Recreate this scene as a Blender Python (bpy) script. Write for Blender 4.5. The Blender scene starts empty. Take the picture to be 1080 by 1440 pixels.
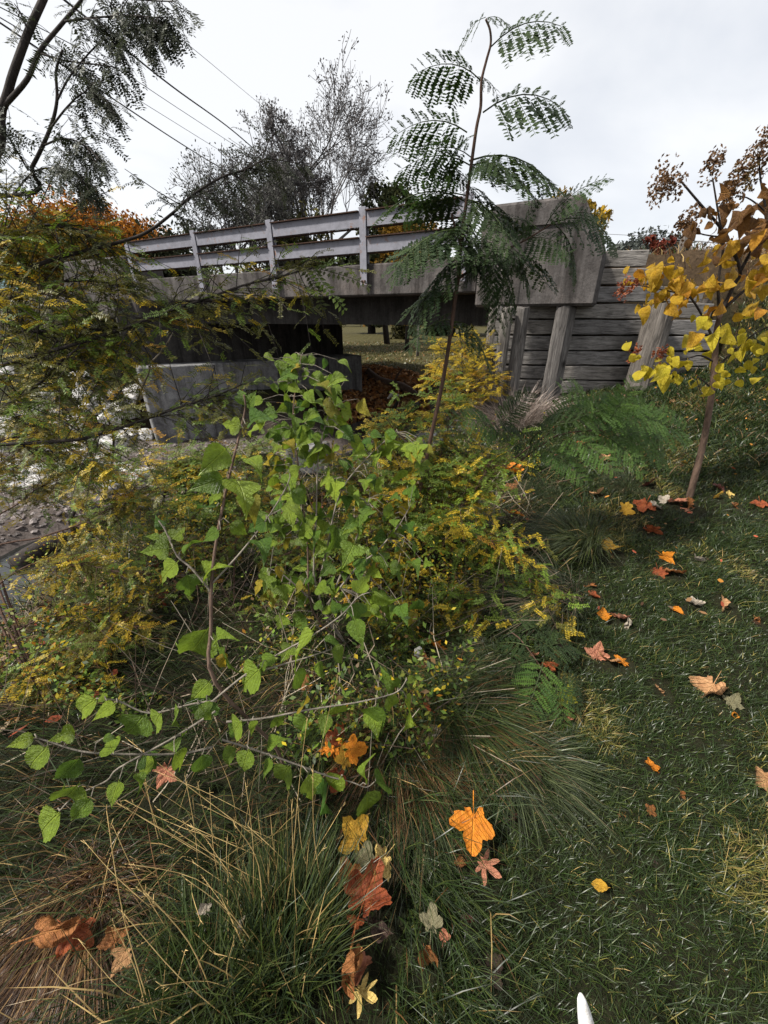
import bpy, math, random
import numpy as np
from mathutils import Vector, Matrix, noise as mnoise
R = math.radians
random.seed(7)
rng = np.random.default_rng(7)
S = bpy.context.scene
COL = S.collection

# ------------------------------------------------------------------ camera, world, sun, exposure
TH = R(26.7); CT, ST = math.cos(TH), math.sin(TH); FPX = 542.0; EYE = 1.5
cam_d = bpy.data.cameras.new('camera'); cam = bpy.data.objects.new('camera', cam_d); COL.objects.link(cam)
cam.location = (0, 0, EYE); cam.rotation_euler = (R(90) - TH, 0, 0)
cam_d.sensor_fit = 'VERTICAL'; cam_d.sensor_height = 24.0; cam_d.sensor_width = 18.0
cam_d.lens = 24.0 * FPX / 1440.0; cam_d.clip_start = 0.02; cam_d.clip_end = 2000
S.camera = cam

SUN_EL, SUN_AZ = R(50), R(-105)      # azimuth from +Y towards +X
w = bpy.data.worlds.new('World'); S.world = w; w.use_nodes = True
nt = w.node_tree; nt.nodes.clear()
out = nt.nodes.new('ShaderNodeOutputWorld')
sky = nt.nodes.new('ShaderNodeTexSky'); sky.sky_type = 'NISHITA'; sky.sun_disc = False
sky.sun_elevation = SUN_EL; sky.sun_rotation = SUN_AZ
bg1 = nt.nodes.new('ShaderNodeBackground'); bg1.inputs[1].default_value = 0.1
nt.links.new(sky.outputs[0], bg1.inputs[0])
tc = nt.nodes.new('ShaderNodeTexCoord')
mp = nt.nodes.new('ShaderNodeMapping'); mp.inputs['Scale'].default_value = (1.3, 1.3, 2.6); mp.inputs['Location'].default_value = (0.35, 0.2, 0.1)
nt.links.new(tc.outputs['Generated'], mp.inputs[0])
nz = nt.nodes.new('ShaderNodeTexNoise'); nz.inputs['Scale'].default_value = 1.6; nz.inputs['Detail'].default_value = 6; nz.inputs['Roughness'].default_value = 0.5
nz.inputs['Distortion'].default_value = 0.4
nt.links.new(mp.outputs[0], nz.inputs['Vector'])
rp = nt.nodes.new('ShaderNodeValToRGB')
rp.color_ramp.elements[0].position = 0.22; rp.color_ramp.elements[0].color = (0.70, 0.73, 0.79, 1)
rp.color_ramp.elements[1].position = 0.52; rp.color_ramp.elements[1].color = (1.0, 1.0, 1.0, 1)
nt.links.new(nz.outputs[0], rp.inputs[0])
bg2 = nt.nodes.new('ShaderNodeBackground'); bg2.inputs[1].default_value = 0.42
nt.links.new(rp.outputs[0], bg2.inputs[0])
mx = nt.nodes.new('ShaderNodeMixShader'); mx.inputs[0].default_value = 0.9
nt.links.new(bg1.outputs[0], mx.inputs[1]); nt.links.new(bg2.outputs[0], mx.inputs[2]); nt.links.new(mx.outputs[0], out.inputs[0])
sl = bpy.data.lights.new('sun', 'SUN'); sl.energy = 3.2; sl.angle = R(6); sl.color = (1, 0.95, 0.86)
so = bpy.data.objects.new('sun', sl); COL.objects.link(so)
sdir = Vector((math.sin(SUN_AZ) * math.cos(SUN_EL), math.cos(SUN_AZ) * math.cos(SUN_EL), math.sin(SUN_EL)))
so.rotation_euler = sdir.to_track_quat('Z', 'Y').to_euler(); so.location = sdir * 50
S.view_settings.view_transform = 'Standard'; S.view_settings.look = 'None'
S.view_settings.exposure = 1.3; S.view_settings.gamma = 1.0; S.view_settings.use_curve_mapping = False
S.render.engine = 'CYCLES'
S.cycles.max_bounces = 6; S.cycles.diffuse_bounces = 2; S.cycles.glossy_bounces = 2; S.cycles.transmission_bounces = 4; S.cycles.transparent_max_bounces = 4

# ------------------------------------------------------------------ geometry of the view: pixel of the photo + depth -> point of the place
def P(px, py, d):
    u = (px - 540) / FPX; v = (720 - py) / FPX
    return Vector((u * d, d * (CT + v * ST), EYE + d * (-ST + v * CT)))
def PY(px, py, Y):
    v = (720 - py) / FPX
    return P(px, py, Y / (CT + v * ST))
def PZ(px, py, Z):
    v = (720 - py) / FPX
    return P(px, py, (Z - EYE) / (-ST + v * CT))
def sm(a, b, x):
    t = np.clip((x - a) / (b - a), 0, 1); return t * t * (3 - 2 * t)

# ------------------------------------------------------------------ terrain height
BA = np.array([-0.25, 6.62]); BB = np.array([0.885, -0.465]); BN = np.array([0.465, 0.885])
CRK = np.array([(60, 24), (9, 15.5), (4.5, 13.2), (1.9, 11.0), (-1.4, 7.0), (-3.3, 5.5), (-4.4, 4.2), (-4.9, 2.4), (-5.2, -3), (-6, -60)], float)
def creek(x, y):
    best = np.full(x.shape, 1e9); sg = np.ones(x.shape)
    for a, b in zip(CRK[:-1], CRK[1:]):
        d = b - a; L = (d ** 2).sum()
        t = np.clip(((x - a[0]) * d[0] + (y - a[1]) * d[1]) / L, 0, 1)
        qx = x - (a[0] + t * d[0]); qy = y - (a[1] + t * d[1])
        dd = np.hypot(qx, qy); cr = d[0] * qy - d[1] * qx
        m = dd < best - 1e-9
        best = np.where(m, dd, best); sg = np.where(m, np.where(cr > 0, 1, -1), sg)
    return best, sg
def wall_y(x): return 5.75 - 0.085 * (x - 1.25)
def fnoise(x, y, s, seed=0):
    # cheap smooth noise: sum of rotated sines
    o = np.zeros_like(x); a = 1.0; k = 1.0
    for i in range(4):
        an = 1.3 * i + seed * 0.7; c, n = math.cos(an), math.sin(an)
        o = o + a * np.sin((x * c + y * n) * s * k + seed * 2.1 + i) * np.sin((-x * n + y * c) * s * k * 1.13 + seed + 2 * i)
        a *= 0.55; k *= 1.9
    return o
def H(x, y):
    x = np.asarray(x, float); y = np.asarray(y, float)
    D, sg = creek(x, y)
    right = -1.38 + 1.38 * sm(0.25, 3.6, D)
    left = -1.38 + 0.28 * sm(0.45, 1.0, D) + 1.35 * sm(4.6, 8.0, D)
    h = np.where(sg > 0, right, np.where(y > 9.5, right, left))
    ramp = 0.22 * np.maximum(0, x - 0.3) * np.clip((y - 0.8) / 3.5, 0, 1)
    h = h + np.minimum(ramp, 1.0) * sm(2.5, 3.6, D) * (1 - sm(14, 30, y)) * (1 - sm(12, 30, x)) * np.where(sg > 0, 1, 0)
    # road fill
    s = (x - BA[0]) * BB[0] + (y - BA[1]) * BB[1]; q = (x - BA[0]) * BN[0] + (y - BA[1]) * BN[1]
    back = 1 - sm(7.0, 10.0, q)
    fw = y - wall_y(x)
    fr_wall = sm(0.12, 0.22, fw)
    fr_slope = sm(-1.3, 0.9, fw + 0.25 * fnoise(x, y, 1.2, 3) * 0.5)
    k = sm(4.25, 4.7, x)
    fr = fr_wall * (1 - k) + fr_slope * k
    fill_r = fr * sm(1.8, 1.95, s) * back
    fill_l = sm(-1.6, 0.2, q) * (1 - sm(-7.9, -6.0, s)) * back
    f = np.maximum(fill_r, fill_l)
    h = h * (1 - f) + np.maximum(h, 2.15 + 0.15 * sm(2, 5, x)) * f
    amp = 0.05 * (1 - 0.6 * sm(1.5, 3, D) * (sg > 0) * (x > 0.2))
    h = h + amp * 0.6 * fnoise(x, y, 2.3, 1) + 0.012 * fnoise(x, y, 9.0, 2)
    return h
def h1(x, y): return float(H(np.array([x]), np.array([y]))[0])
def G(px, py, far=60):
    a = Vector((0, 0, EYE)); dv = (P(px, py, 1.0) - a)
    ts = np.concatenate([np.arange(0.5, 8, 0.02), np.arange(8, far, 0.1)])
    x = dv.x * ts; y = dv.y * ts; z = EYE + dv.z * ts
    b = z < H(x, y)
    i = int(np.argmax(b)) if b.any() else len(ts) - 1
    return Vector((x[i], y[i], z[i])), ts[i]

# ------------------------------------------------------------------ object helpers
def mesh_from(name, V, F, mat=None, smooth=False, cols=None, uvs=None):
    me = bpy.data.meshes.new(name)
    me.from_pydata([tuple(v) for v in V], [], F)
    if mat: me.materials.append(mat)
    if smooth: me.polygons.foreach_set('use_smooth', [True] * len(me.polygons))
    if cols is not None:
        a = me.color_attributes.new('Col', 'FLOAT_COLOR', 'POINT')
        c = np.ones((len(V), 4), np.float32); c[:, :3] = np.asarray(cols, np.float32)
        a.data.foreach_set('color', c.ravel())
    me.update(); return me
def tri_mesh(name, V, T, mat=None, cols=None, smooth=True):
    V = np.asarray(V, np.float32); T = np.asarray(T, np.int32)
    me = bpy.data.meshes.new(name)
    me.vertices.add(len(V)); me.vertices.foreach_set('co', V.ravel())
    me.loops.add(T.size); me.loops.foreach_set('vertex_index', T.ravel())
    me.polygons.add(len(T)); me.polygons.foreach_set('loop_start', np.arange(0, T.size, 3, dtype=np.int32))
    me.polygons.foreach_set('use_smooth', np.full(len(T), smooth))
    if cols is not None:
        a = me.color_attributes.new('Col', 'FLOAT_COLOR', 'POINT')
        c = np.ones((len(V), 4), np.float32); c[:, :3] = cols
        a.data.foreach_set('color', c.ravel())
    if mat: me.materials.append(mat)
    me.update(calc_edges=True); return me
def put(name, me, parent=None, M=None, kind=None):
    o = bpy.data.objects.new(name, me); COL.objects.link(o)
    if parent is not None: o.parent = parent
    if M is not None: o.matrix_local = M
    if kind: o['kind'] = kind
    return o
def thing(name, label, cat, loc=(0, 0, 0), group=None):
    o = bpy.data.objects.new(name, None); COL.objects.link(o); o.location = loc; o.empty_display_size = 0.1
    o['label'] = label; o['category'] = cat
    if group: o['group'] = group
    return o
def tag(o, label, cat, group=None):
    o['label'] = label; o['category'] = cat
    if group: o['group'] = group
    return o
def off(t): return Matrix.Translation(-Vector(t.location))

class MB:
    def __init__(s): s.v = []; s.f = []; s.c = []
    def tube(s, pts, rads, n=6, col=None, cap=True):
        pts = [Vector(p) for p in pts]; base = len(s.v); m = len(pts)
        up = None
        for i, p in enumerate(pts):
            t = (pts[min(i + 1, m - 1)] - pts[max(i - 1, 0)])
            t = t.normalized() if t.length > 1e-9 else Vector((0, 0, 1))
            if up is None: up = t.orthogonal().normalized()
            a = (up - t * up.dot(t)); a = a.normalized() if a.length > 1e-6 else t.orthogonal().normalized()
            up = a; b = t.cross(a)
            for k in range(n):
                an = 2 * math.pi * k / n
                s.v.append(p + (a * math.cos(an) + b * math.sin(an)) * rads[i])
                if col is not None: s.c.append(col)
        for i in range(m - 1):
            for k in range(n):
                k2 = (k + 1) % n
                s.f.append((base + i * n + k, base + i * n + k2, base + (i + 1) * n + k2, base + (i + 1) * n + k))
        if cap and n > 2:
            s.f.append(tuple(base + k for k in reversed(range(n)))); s.f.append(tuple(base + (m - 1) * n + k for k in range(n)))
    def hexa(s, c8, col=None):
        b = len(s.v); s.v += [Vector(c) for c in c8]
        if col is not None: s.c += [col] * 8
        for q in ((0, 3, 2, 1), (4, 5, 6, 7), (0, 1, 5, 4), (1, 2, 6, 5), (2, 3, 7, 6), (3, 0, 4, 7)): s.f.append(tuple(b + i for i in q))
    def prism(s, base_pts, dv):
        b = len(s.v); n = len(base_pts); dv = Vector(dv)
        s.v += [Vector(p) for p in base_pts] + [Vector(p) + dv for p in base_pts]
        s.f.append(tuple(b + i for i in reversed(range(n)))); s.f.append(tuple(b + n + i for i in range(n)))
        for i in range(n):
            j = (i + 1) % n; s.f.append((b + i, b + j, b + n + j, b + n + i))
    def build(s, name, mat, parent=None, smooth=False, bevel=0, origin=None, kind=None):
        V = s.v
        if parent is not None:
            o0 = Vector(parent.location); V = [v - o0 for v in V]
        me = mesh_from(name, V, s.f, mat, smooth, s.c if s.c else None)
        o = put(name, me, parent, kind=kind)
        if bevel:
            m = o.modifiers.new('bevel', 'BEVEL'); m.width = bevel; m.segments = 1; m.limit_method = 'ANGLE'
        return o
def smoothpath(pts, k=4):
    pts = [Vector(p) for p in pts]; o = []
    n = len(pts)
    if n < 3: return [pts[0].lerp(pts[-1], i / k) for i in range(k + 1)]
    for i in range(n - 1):
        p0 = pts[max(i - 1, 0)]; p1 = pts[i]; p2 = pts[i + 1]; p3 = pts[min(i + 2, n - 1)]
        for j in range(k):
            t = j / k
            o.append(0.5 * ((2 * p1) + (p2 - p0) * t + (2 * p0 - 5 * p1 + 4 * p2 - p3) * t * t + (3 * p1 - p0 - 3 * p2 + p3) * t ** 3))
    o.append(pts[-1]); return o
def taper(n, a, b): return [a + (b - a) * i / max(1, n - 1) for i in range(n)]
def rv(s=1.0): return Vector((random.gauss(0, s), random.gauss(0, s), random.gauss(0, s)))

# ------------------------------------------------------------------ materials
def newmat(name):
    m = bpy.data.materials.new(name); m.use_nodes = True; n = m.node_tree; n.nodes.clear()
    o = n.nodes.new('ShaderNodeOutputMaterial'); return m, n, o
def node(n, t, **kw):
    x = n.nodes.new(t)
    for k, v in kw.items():
        if k in x.inputs: x.inputs[k].default_value = v
        else: setattr(x, k, v)
    return x
def ramp(n, fac, stops):
    r = n.nodes.new('ShaderNodeValToRGB'); e = r.color_ramp.elements
    while len(e) > len(stops): e.remove(e[-1])
    while len(e) < len(stops): e.new(0.5)
    for i, (p, c) in enumerate(stops): e[i].position = p; e[i].color = (*c, 1)
    n.links.new(fac, r.inputs[0]); return r.outputs[0]
def mixc(n, mode, fac, a, b):
    x = n.nodes.new('ShaderNodeMix'); x.data_type = 'RGBA'; x.blend_type = mode
    for i, v in ((0, fac), (6, a), (7, b)):
        if hasattr(v, 'links'): n.links.new(v, x.inputs[i])
        else: x.inputs[i].default_value = v if i == 0 else (*v, 1)
    return x.outputs[2]
def vec(n, scale=(1, 1, 1), coord='Object', rot=(0, 0, 0)):
    t = n.nodes.new('ShaderNodeTexCoord'); m = n.nodes.new('ShaderNodeMapping')
    m.inputs['Scale'].default_value = scale; m.inputs['Rotation'].default_value = rot
    n.links.new(t.outputs[coord], m.inputs[0]); return m.outputs[0]
def noise(n, v, scale, detail=5, rough=0.55, dist=0):
    x = node(n, 'ShaderNodeTexNoise', Scale=scale, Detail=detail, Roughness=rough, Distortion=dist)
    if v is not None: n.links.new(v, x.inputs['Vector'])
    return x.outputs[0]
def bump(n, hgt, strength=0.5, dist=0.01):
    b = node(n, 'ShaderNodeBump', Strength=strength, Distance=dist); n.links.new(hgt, b.inputs['Height']); return b.outputs[0]
def pbsdf(n, o, col, rough=0.8, nor=None, spec=0.3, metal=0.0):
    p = n.nodes.new('ShaderNodeBsdfPrincipled')
    if hasattr(col, 'links'): n.links.new(col, p.inputs['Base Color'])
    else: p.inputs['Base Color'].default_value = (*col, 1)
    if hasattr(rough, 'links'): n.links.new(rough, p.inputs['Roughness'])
    else: p.inputs['Roughness'].default_value = rough
    p.inputs['Specular IOR Level'].default_value = spec; p.inputs['Metallic'].default_value = metal
    if nor is not None: n.links.new(nor, p.inputs['Normal'])
    if o is not None: n.links.new(p.outputs[0], o.inputs[0])
    return p
def with_trans(n, o, p, col, amt):
    t = n.nodes.new('ShaderNodeBsdfTranslucent'); n.links.new(col, t.inputs[0])
    m = n.nodes.new('ShaderNodeMixShader'); m.inputs[0].default_value = amt
    n.links.new(p.outputs[0], m.inputs[1]); n.links.new(t.outputs[0], m.inputs[2]); n.links.new(m.outputs[0], o.inputs[0])
def leafmat(name, c0, c1, trans=0.35, rough=0.5, spec=0.35, mott=14.0, dark=(0.45, 0.4, 0.35), spots=0.25, c2=None):
    """leaf surface: colour varies from leaf to leaf between c0 and c1, mottled inside one leaf, midrib and side veins from uv-like local coordinates"""
    m, n, o = newmat(name)
    inf = n.nodes.new('ShaderNodeObjectInfo')
    st = [(0, c0), (1, c1)] if c2 is None else [(0, c0), (0.5, c1), (1, c2)]
    base = ramp(n, inf.outputs['Random'], st)
    v = vec(n); nz = noise(n, v, mott, 6, 0.65)
    sp = ramp(n, nz, [(0.36, dark), (0.56, (1, 1, 1))])
    c = mixc(n, 'MULTIPLY', spots * 2 if spots < 0.5 else 1.0, base, sp)
    # midrib: |x| small, side veins: waves on |x|*1.1 - y
    sx = n.nodes.new('ShaderNodeSeparateXYZ'); tcn = n.nodes.new('ShaderNodeTexCoord'); n.links.new(tcn.outputs['Object'], sx.inputs[0])
    ab = node(n, 'ShaderNodeMath', operation='ABSOLUTE'); n.links.new(sx.outputs[0], ab.inputs[0])
    ml = node(n, 'ShaderNodeMath', operation='MULTIPLY_ADD'); n.links.new(ab.outputs[0], ml.inputs[0]); ml.inputs[1].default_value = -0.9; n.links.new(sx.outputs[1], ml.inputs[2])
    s2 = node(n, 'ShaderNodeMath', operation='MULTIPLY'); n.links.new(ml.outputs[0], s2.inputs[0]); s2.inputs[1].default_value = 9.0
    fr = node(n, 'ShaderNodeMath', operation='FRACT'); n.links.new(s2.outputs[0], fr.inputs[0])
    vv = ramp(n, fr.outputs[0], [(0.0, (1, 1, 1)), (0.10, (0, 0, 0)), (0.9, (0, 0, 0)), (1.0, (1, 1, 1))])
    mr = ramp(n, ab.outputs[0], [(0.006, (1, 1, 1)), (0.02, (0, 0, 0))])
    ve = mixc(n, 'LIGHTEN', 1.0, vv, mr)
    c = mixc(n, 'MIX', mixc(n, 'MULTIPLY', 1.0, ve, (0.6, 0.6, 0.6)), c, mixc(n, 'SCREEN', 1.0, mixc(n, 'MULTIPLY', 1.0, c, (1.5, 1.4, 1.3)), (0.06, 0.06, 0.025)))
    p = pbsdf(n, None, c, rough, bump(n, mixc(n, 'SUBTRACT', 1.0, nz, ve), 0.7, 0.03), spec)
    with_trans(n, o, p, c, trans)
    return m
def colmat(name, trans=0.3, rough=0.55, spec=0.3, var=0.0):
    m, n, o = newmat(name)
    a = n.nodes.new('ShaderNodeVertexColor'); a.layer_name = 'Col'
    c = a.outputs[0]
    if var:
        c = mixc(n, 'MULTIPLY', var, c, ramp(n, noise(n, vec(n), 30, 3), [(0.3, (0.4, 0.4, 0.4)), (0.6, (1, 1, 1))]))
    p = pbsdf(n, None, c, rough, None, spec); with_trans(n, o, p, c, trans)
    return m
def bark(name, c0, c1, scale=30, stretch=0.25):
    m, n, o = newmat(name)
    v = vec(n, (1, 1, stretch)); z = noise(n, v, scale, 6, 0.65, 0.6)
    c = ramp(n, z, [(0.32, c0), (0.66, c1)])
    pbsdf(n, o, c, 0.85, bump(n, z, 0.8, 0.01), 0.25); return m
def wood(name, dark, mid, light, seed=0):
    """weathered timber, grain along local x, checks and knots"""
    m, n, o = newmat(name)
    inf = n.nodes.new('ShaderNodeObjectInfo')
    t = n.nodes.new('ShaderNodeTexCoord'); mp_ = n.nodes.new('ShaderNodeMapping'); mp_.inputs['Scale'].default_value = (1.2, 14, 14)
    ad = node(n, 'ShaderNodeVectorMath', operation='ADD'); n.links.new(t.outputs['Object'], ad.inputs[0])
    cx = n.nodes.new('ShaderNodeCombineXYZ'); mu = node(n, 'ShaderNodeMath', operation='MULTIPLY'); mu.inputs[1].default_value = 40; n.links.new(inf.outputs['Random'], mu.inputs[0]); n.links.new(mu.outputs[0], cx.inputs[0]); n.links.new(mu.outputs[0], cx.inputs[2])
    n.links.new(cx.outputs[0], ad.inputs[1]); n.links.new(ad.outputs[0], mp_.inputs[0])
    g = noise(n, mp_.outputs[0], 3.2, 8, 0.7, 1.2)
    c = ramp(n, g, [(0.3, dark), (0.48, mid), (0.72, light)])
    big = noise(n, ad.outputs[0], 2.2, 4, 0.6)
    c = mixc(n, 'MULTIPLY', 0.75, c, ramp(n, big, [(0.3, (0.35, 0.34, 0.33)), (0.6, (1, 1, 1))]))
    vo = node(n, 'ShaderNodeTexVoronoi', Scale=1.7); n.links.new(ad.outputs[0], vo.inputs['Vector'])
    kn = ramp(n, vo.outputs['Distance'], [(0.02, (0.12, 0.1, 0.09)), (0.10, (1, 1, 1))])
    c = mixc(n, 'MULTIPLY', 0.85, c, kn)
    rt = ramp(n, inf.outputs['Random'], [(0, (0.72, 0.72, 0.74)), (0.5, (1, 0.98, 0.95)), (1, (0.85, 0.8, 0.76))])
    c = mixc(n, 'MULTIPLY', 1.0, c, rt)
    pbsdf(n, o, c, 0.88, bump(n, g, 0.9, 0.012), 0.2); return m
def concrete(name, base, stain, warm, scale=1.0):
    m, n, o = newmat(name)
    v = vec(n, (scale,) * 3)
    a = noise(n, v, 1.6, 8, 0.7, 0.5); b = noise(n, vec(n, (3 * scale, 3 * scale, 0.35 * scale)), 2.0, 7, 0.7, 0.4); f = noise(n, v, 60, 3, 0.6)
    c = ramp(n, a, [(0.3, stain), (0.5, base), (0.7, warm)])
    c = mixc(n, 'MULTIPLY', 0.8, c, ramp(n, b, [(0.36, (0.2, 0.18, 0.17)), (0.56, (1, 1, 1))]))
    c = mixc(n, 'MULTIPLY', 0.6, c, ramp(n, noise(n, v, 7, 8, .8, .5), [(0.38, (0.45, 0.42, 0.40)), (0.6, (1.1, 1.08, 1.05))]))
    c = mixc(n, 'MULTIPLY', 0.5, c, ramp(n, f, [(0.35, (0.5, 0.5, 0.5)), (0.55, (1, 1, 1))]))
    ef = noise(n, v, 3.4, 8, 0.8, 1.0)
    c = mixc(n, 'MIX', ramp(n, ef, [(0.66, (0, 0, 0)), (0.75, (0.5, 0.5, 0.5))]), c, (0.42, 0.40, 0.38))
    pbsdf(n, o, c, 0.9, bump(n, mixc(n, 'ADD', 1.0, f, noise(n, v, 8, 6, .75)), 0.35, 0.012), 0.2); return m
# ------------------------------------------------------------------ ground, water
def axis(*segs):
    o = []
    for a, b, st in segs: o.append(np.arange(a, b, st))
    return np.unique(np.round(np.concatenate(o), 4))
gx = axis((-400, -60, 40), (-60, -14, 3), (-14, -7, 0.5), (-7, -2, 0.12), (-2, 5.2, 0.06), (5.2, 9, 0.2), (9, 16, 0.8), (16, 60, 4), (60, 401, 40))
gy = axis((-60, -6, 6), (-6, -0.4, 0.4), (-0.4, 5, 0.06), (5, 8, 0.09), (8, 14, 0.25), (14, 30, 0.8), (30, 90, 5), (90, 601, 50))
GX, GY = np.meshgrid(gx, gy); GZ = H(GX, GY)
Vg = np.stack([GX.ravel(), GY.ravel(), GZ.ravel()], 1); nx, ny = len(gx), len(gy)
ii = (np.arange(ny - 1)[:, None] * nx + np.arange(nx - 1)[None, :]).ravel()
Tg = np.concatenate([np.stack([ii, ii + 1, ii + nx + 1], 1), np.stack([ii, ii + nx + 1, ii + nx], 1)])
# real surface types: turf, bare soil on the creek bank, grey gravel in the bed
Dg, sgn = creek(GX, GY); Dg = Dg.ravel(); zz = GZ.ravel()
turf = np.array([0.020, 0.021, 0.010]); soil = np.array([0.034, 0.023, 0.016]); gravel = np.array([0.125, 0.108, 0.103]); thatch = np.array([0.055, 0.040, 0.020])
wn = 0.5 + 0.35 * fnoise(GX, GY, 3.1, 5).ravel()
k1 = sm(-0.75, -0.12, zz + 0.2 * (wn - 0.5))[:, None]
cg = soil * (1 - k1) + turf * k1
k2 = (sm(0.75, 1.0, wn) * k1[:, 0])[:, None] * 0.7; cg = cg * (1 - k2) + thatch * k2
k3 = (1 - sm(-1.12, -0.9, zz + 0.25 * (wn - 0.5)))[:, None]; cg = cg * (1 - k3) + gravel * k3
far = sm(13, 16, Vg[:, 1])[:, None] * (Vg[:, 2:3] > -0.6); cg = cg * (1 - far) + np.array([0.055, 0.050, 0.018]) * far
hi_ = (sm(1.55, 1.85, Vg[:, 2]))[:, None]; cg = cg * (1 - hi_) + np.array([0.075, 0.052, 0.032]) * hi_
m, n, o = newmat('ground_mat')
a = n.nodes.new('ShaderNodeVertexColor'); a.layer_name = 'Col'
z1 = noise(n, vec(n), 22, 8, 0.75); z2 = noise(n, vec(n), 140, 4, 0.7)
c = mixc(n, 'MULTIPLY', 0.9, a.outputs[0], ramp(n, z1, [(0.3, (0.3, 0.28, 0.26)), (0.6, (1.15, 1.1, 1.05))]))
pbsdf(n, o, c, 0.95, bump(n, z2, 0.9, 0.02), 0.15)
put('ground', tri_mesh('ground', Vg, Tg, m, cg), kind='structure')

m, n, o = newmat('creek_water_mat')
pbsdf(n, o, (0.012, 0.013, 0.012), 0.07, bump(n, noise(n, vec(n, (1, 1, 1)), 9, 4, 0.6), 0.25, 0.02), 0.5)
wv = []; wf = []
cc = smoothpath([Vector((p[0], p[1], 0)) for p in CRK[1:-1]], 6)
for i, p in enumerate(cc):
    t = (cc[min(i + 1, len(cc) - 1)] - cc[max(i - 1, 0)]).normalized(); nn = Vector((-t.y, t.x, 0))
    wv += [p + nn * 1.2 + Vector((0, 0, -1.29)), p - nn * 1.2 + Vector((0, 0, -1.29))]
    if i: b = 2 * i; wf.append((b - 2, b - 1, b + 1, b))
put('creek_water', mesh_from('creek_water', wv, wf, m), kind='structure')

# ------------------------------------------------------------------ bridge
M_conc = concrete('concrete_parapet', (0.100, 0.093, 0.092), (0.050, 0.045, 0.044), (0.135, 0.115, 0.108), 1.0)
M_pier = concrete('concrete_pier', (0.23, 0.235, 0.245), (0.10, 0.10, 0.105), (0.30, 0.30, 0.30), 0.9)
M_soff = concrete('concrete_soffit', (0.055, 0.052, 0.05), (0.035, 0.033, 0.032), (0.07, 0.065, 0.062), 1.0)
def B3(s, q, z): return Vector((BA[0] + s * BB[0] + q * BN[0], BA[1] + s * BB[1] + q * BN[1], z))
def s_at(px, q=0.0, z=2.4):
    u = (px - 540) / FPX; ax, ay = BA + q * BN
    # X = u*d, d = Y*CT-(z-EYE)*ST
    return (u * (ay * CT - (z - EYE) * ST) - ax) / (BB[0] - u * BB[1] * CT)
def bbox(mb, s0, s1, q0, q1, z0, z1):
    mb.hexa([B3(s0, q0, z0), B3(s1, q0, z0), B3(s1, q1, z0), B3(s0, q1, z0), B3(s0, q0, z1), B3(s1, q0, z1), B3(s1, q1, z1), B3(s0, q1, z1)])
bridge = thing('road_bridge', 'weathered concrete road bridge crossing the creek with dark open underside', 'bridge', B3(-2, 3, 0))
sL, sR = s_at(183), s_at(677)
mb = MB(); bbox(mb, sL, sR, 0.0, 0.38, 1.80, 2.205); mb.build('fascia', M_conc, bridge, bevel=0.02)
mb = MB(); bbox(mb, sL, sR, 6.7, 7.05, 1.80, 2.205); mb.build('fascia', M_conc, bridge, bevel=0.02)
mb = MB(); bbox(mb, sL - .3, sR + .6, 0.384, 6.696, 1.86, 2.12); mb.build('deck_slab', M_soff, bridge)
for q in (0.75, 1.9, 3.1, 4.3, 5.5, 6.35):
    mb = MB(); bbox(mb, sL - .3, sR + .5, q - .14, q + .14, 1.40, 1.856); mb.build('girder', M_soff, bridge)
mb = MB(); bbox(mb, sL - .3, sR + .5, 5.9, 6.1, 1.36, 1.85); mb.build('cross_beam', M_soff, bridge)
# end blocks: parapet end wall, top corner cut off
def end_block(s0, s1, z0, z1, cut_s, cut_z, q1, side):
    mb = MB()
    if side > 0: pr = [(s0, z0), (s1, z0), (s1, z1 - cut_z), (s1 - cut_s, z1), (s0 + .12, z1), (s0, z1 - .15)]
    else: pr = [(s0, z0), (s1, z0), (s1, z1), (s0 + cut_s, z1), (s0, z1 - cut_z)]
    mb.prism([B3(s, -0.06, z) for s, z in pr], B3(0, q1, 0) - B3(0, 0, 0))
    return mb
sE = s_at(838, -0.06, 1.7)
eb = end_block(sR + .004, sE, 1.63, 2.71, 0.34, 0.53, 0.95, 1).build('end_block', M_conc, bridge, bevel=0.03)
mb = MB(); bbox(mb, sR + .1, sE - .36, -0.085, -0.06, 2.46, 2.49); mb.build('ledge', M_conc, bridge)
sj = s_at(737, -0.06, 2.2); mb = MB(); bbox(mb, sj - .008, sj + .008, -0.064, -0.05, 1.66, 2.45); mb.build('joint', M_soff, bridge)
sLL = s_at(94, 0, 2.1)
end_block(sLL, sL - .004, 1.50, 2.62, 0.3, 0.5, 0.8, -1).build('end_block', M_conc, bridge, bevel=0.03)
mb = MB(); bbox(mb, sLL + .05, sL - .02, -0.1, -0.058, 2.13, 2.17); mb.build('ledge', M_conc, bridge)
# abutment with its front ledge
p0 = Vector((-5.15, 8.55)); p1 = Vector((-0.62, 11.6)); pd = (p1 - p0).normalized(); pn = Vector((-pd.y, pd.x))
def wallbox(mb, a, b, t0, t1, z0, z1):
    c = [a + pn * t0, b + pn * t0, b + pn * t1, a + pn * t1]
    mb.hexa([Vector((q.x, q.y, z0)) for q in c] + [Vector((q.x, q.y, z1)) for q in c])
mb = MB(); wallbox(mb, p0, p1, 0, 0.9, -1.6, 0.57); mb.build('pier_wall', M_pier, bridge, bevel=0.02)
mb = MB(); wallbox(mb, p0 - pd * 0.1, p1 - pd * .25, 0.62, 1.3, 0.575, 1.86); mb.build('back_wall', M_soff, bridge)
for k, t in enumerate((1.5, 3.0, 4.4)):
    mb = MB(); c = p0 + pd * t; wallbox(mb, c, c + pd * .02, -0.006, 0.01, -1.3, 0.55); mb.build('formwork_joint', M_soff, bridge)
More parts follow.
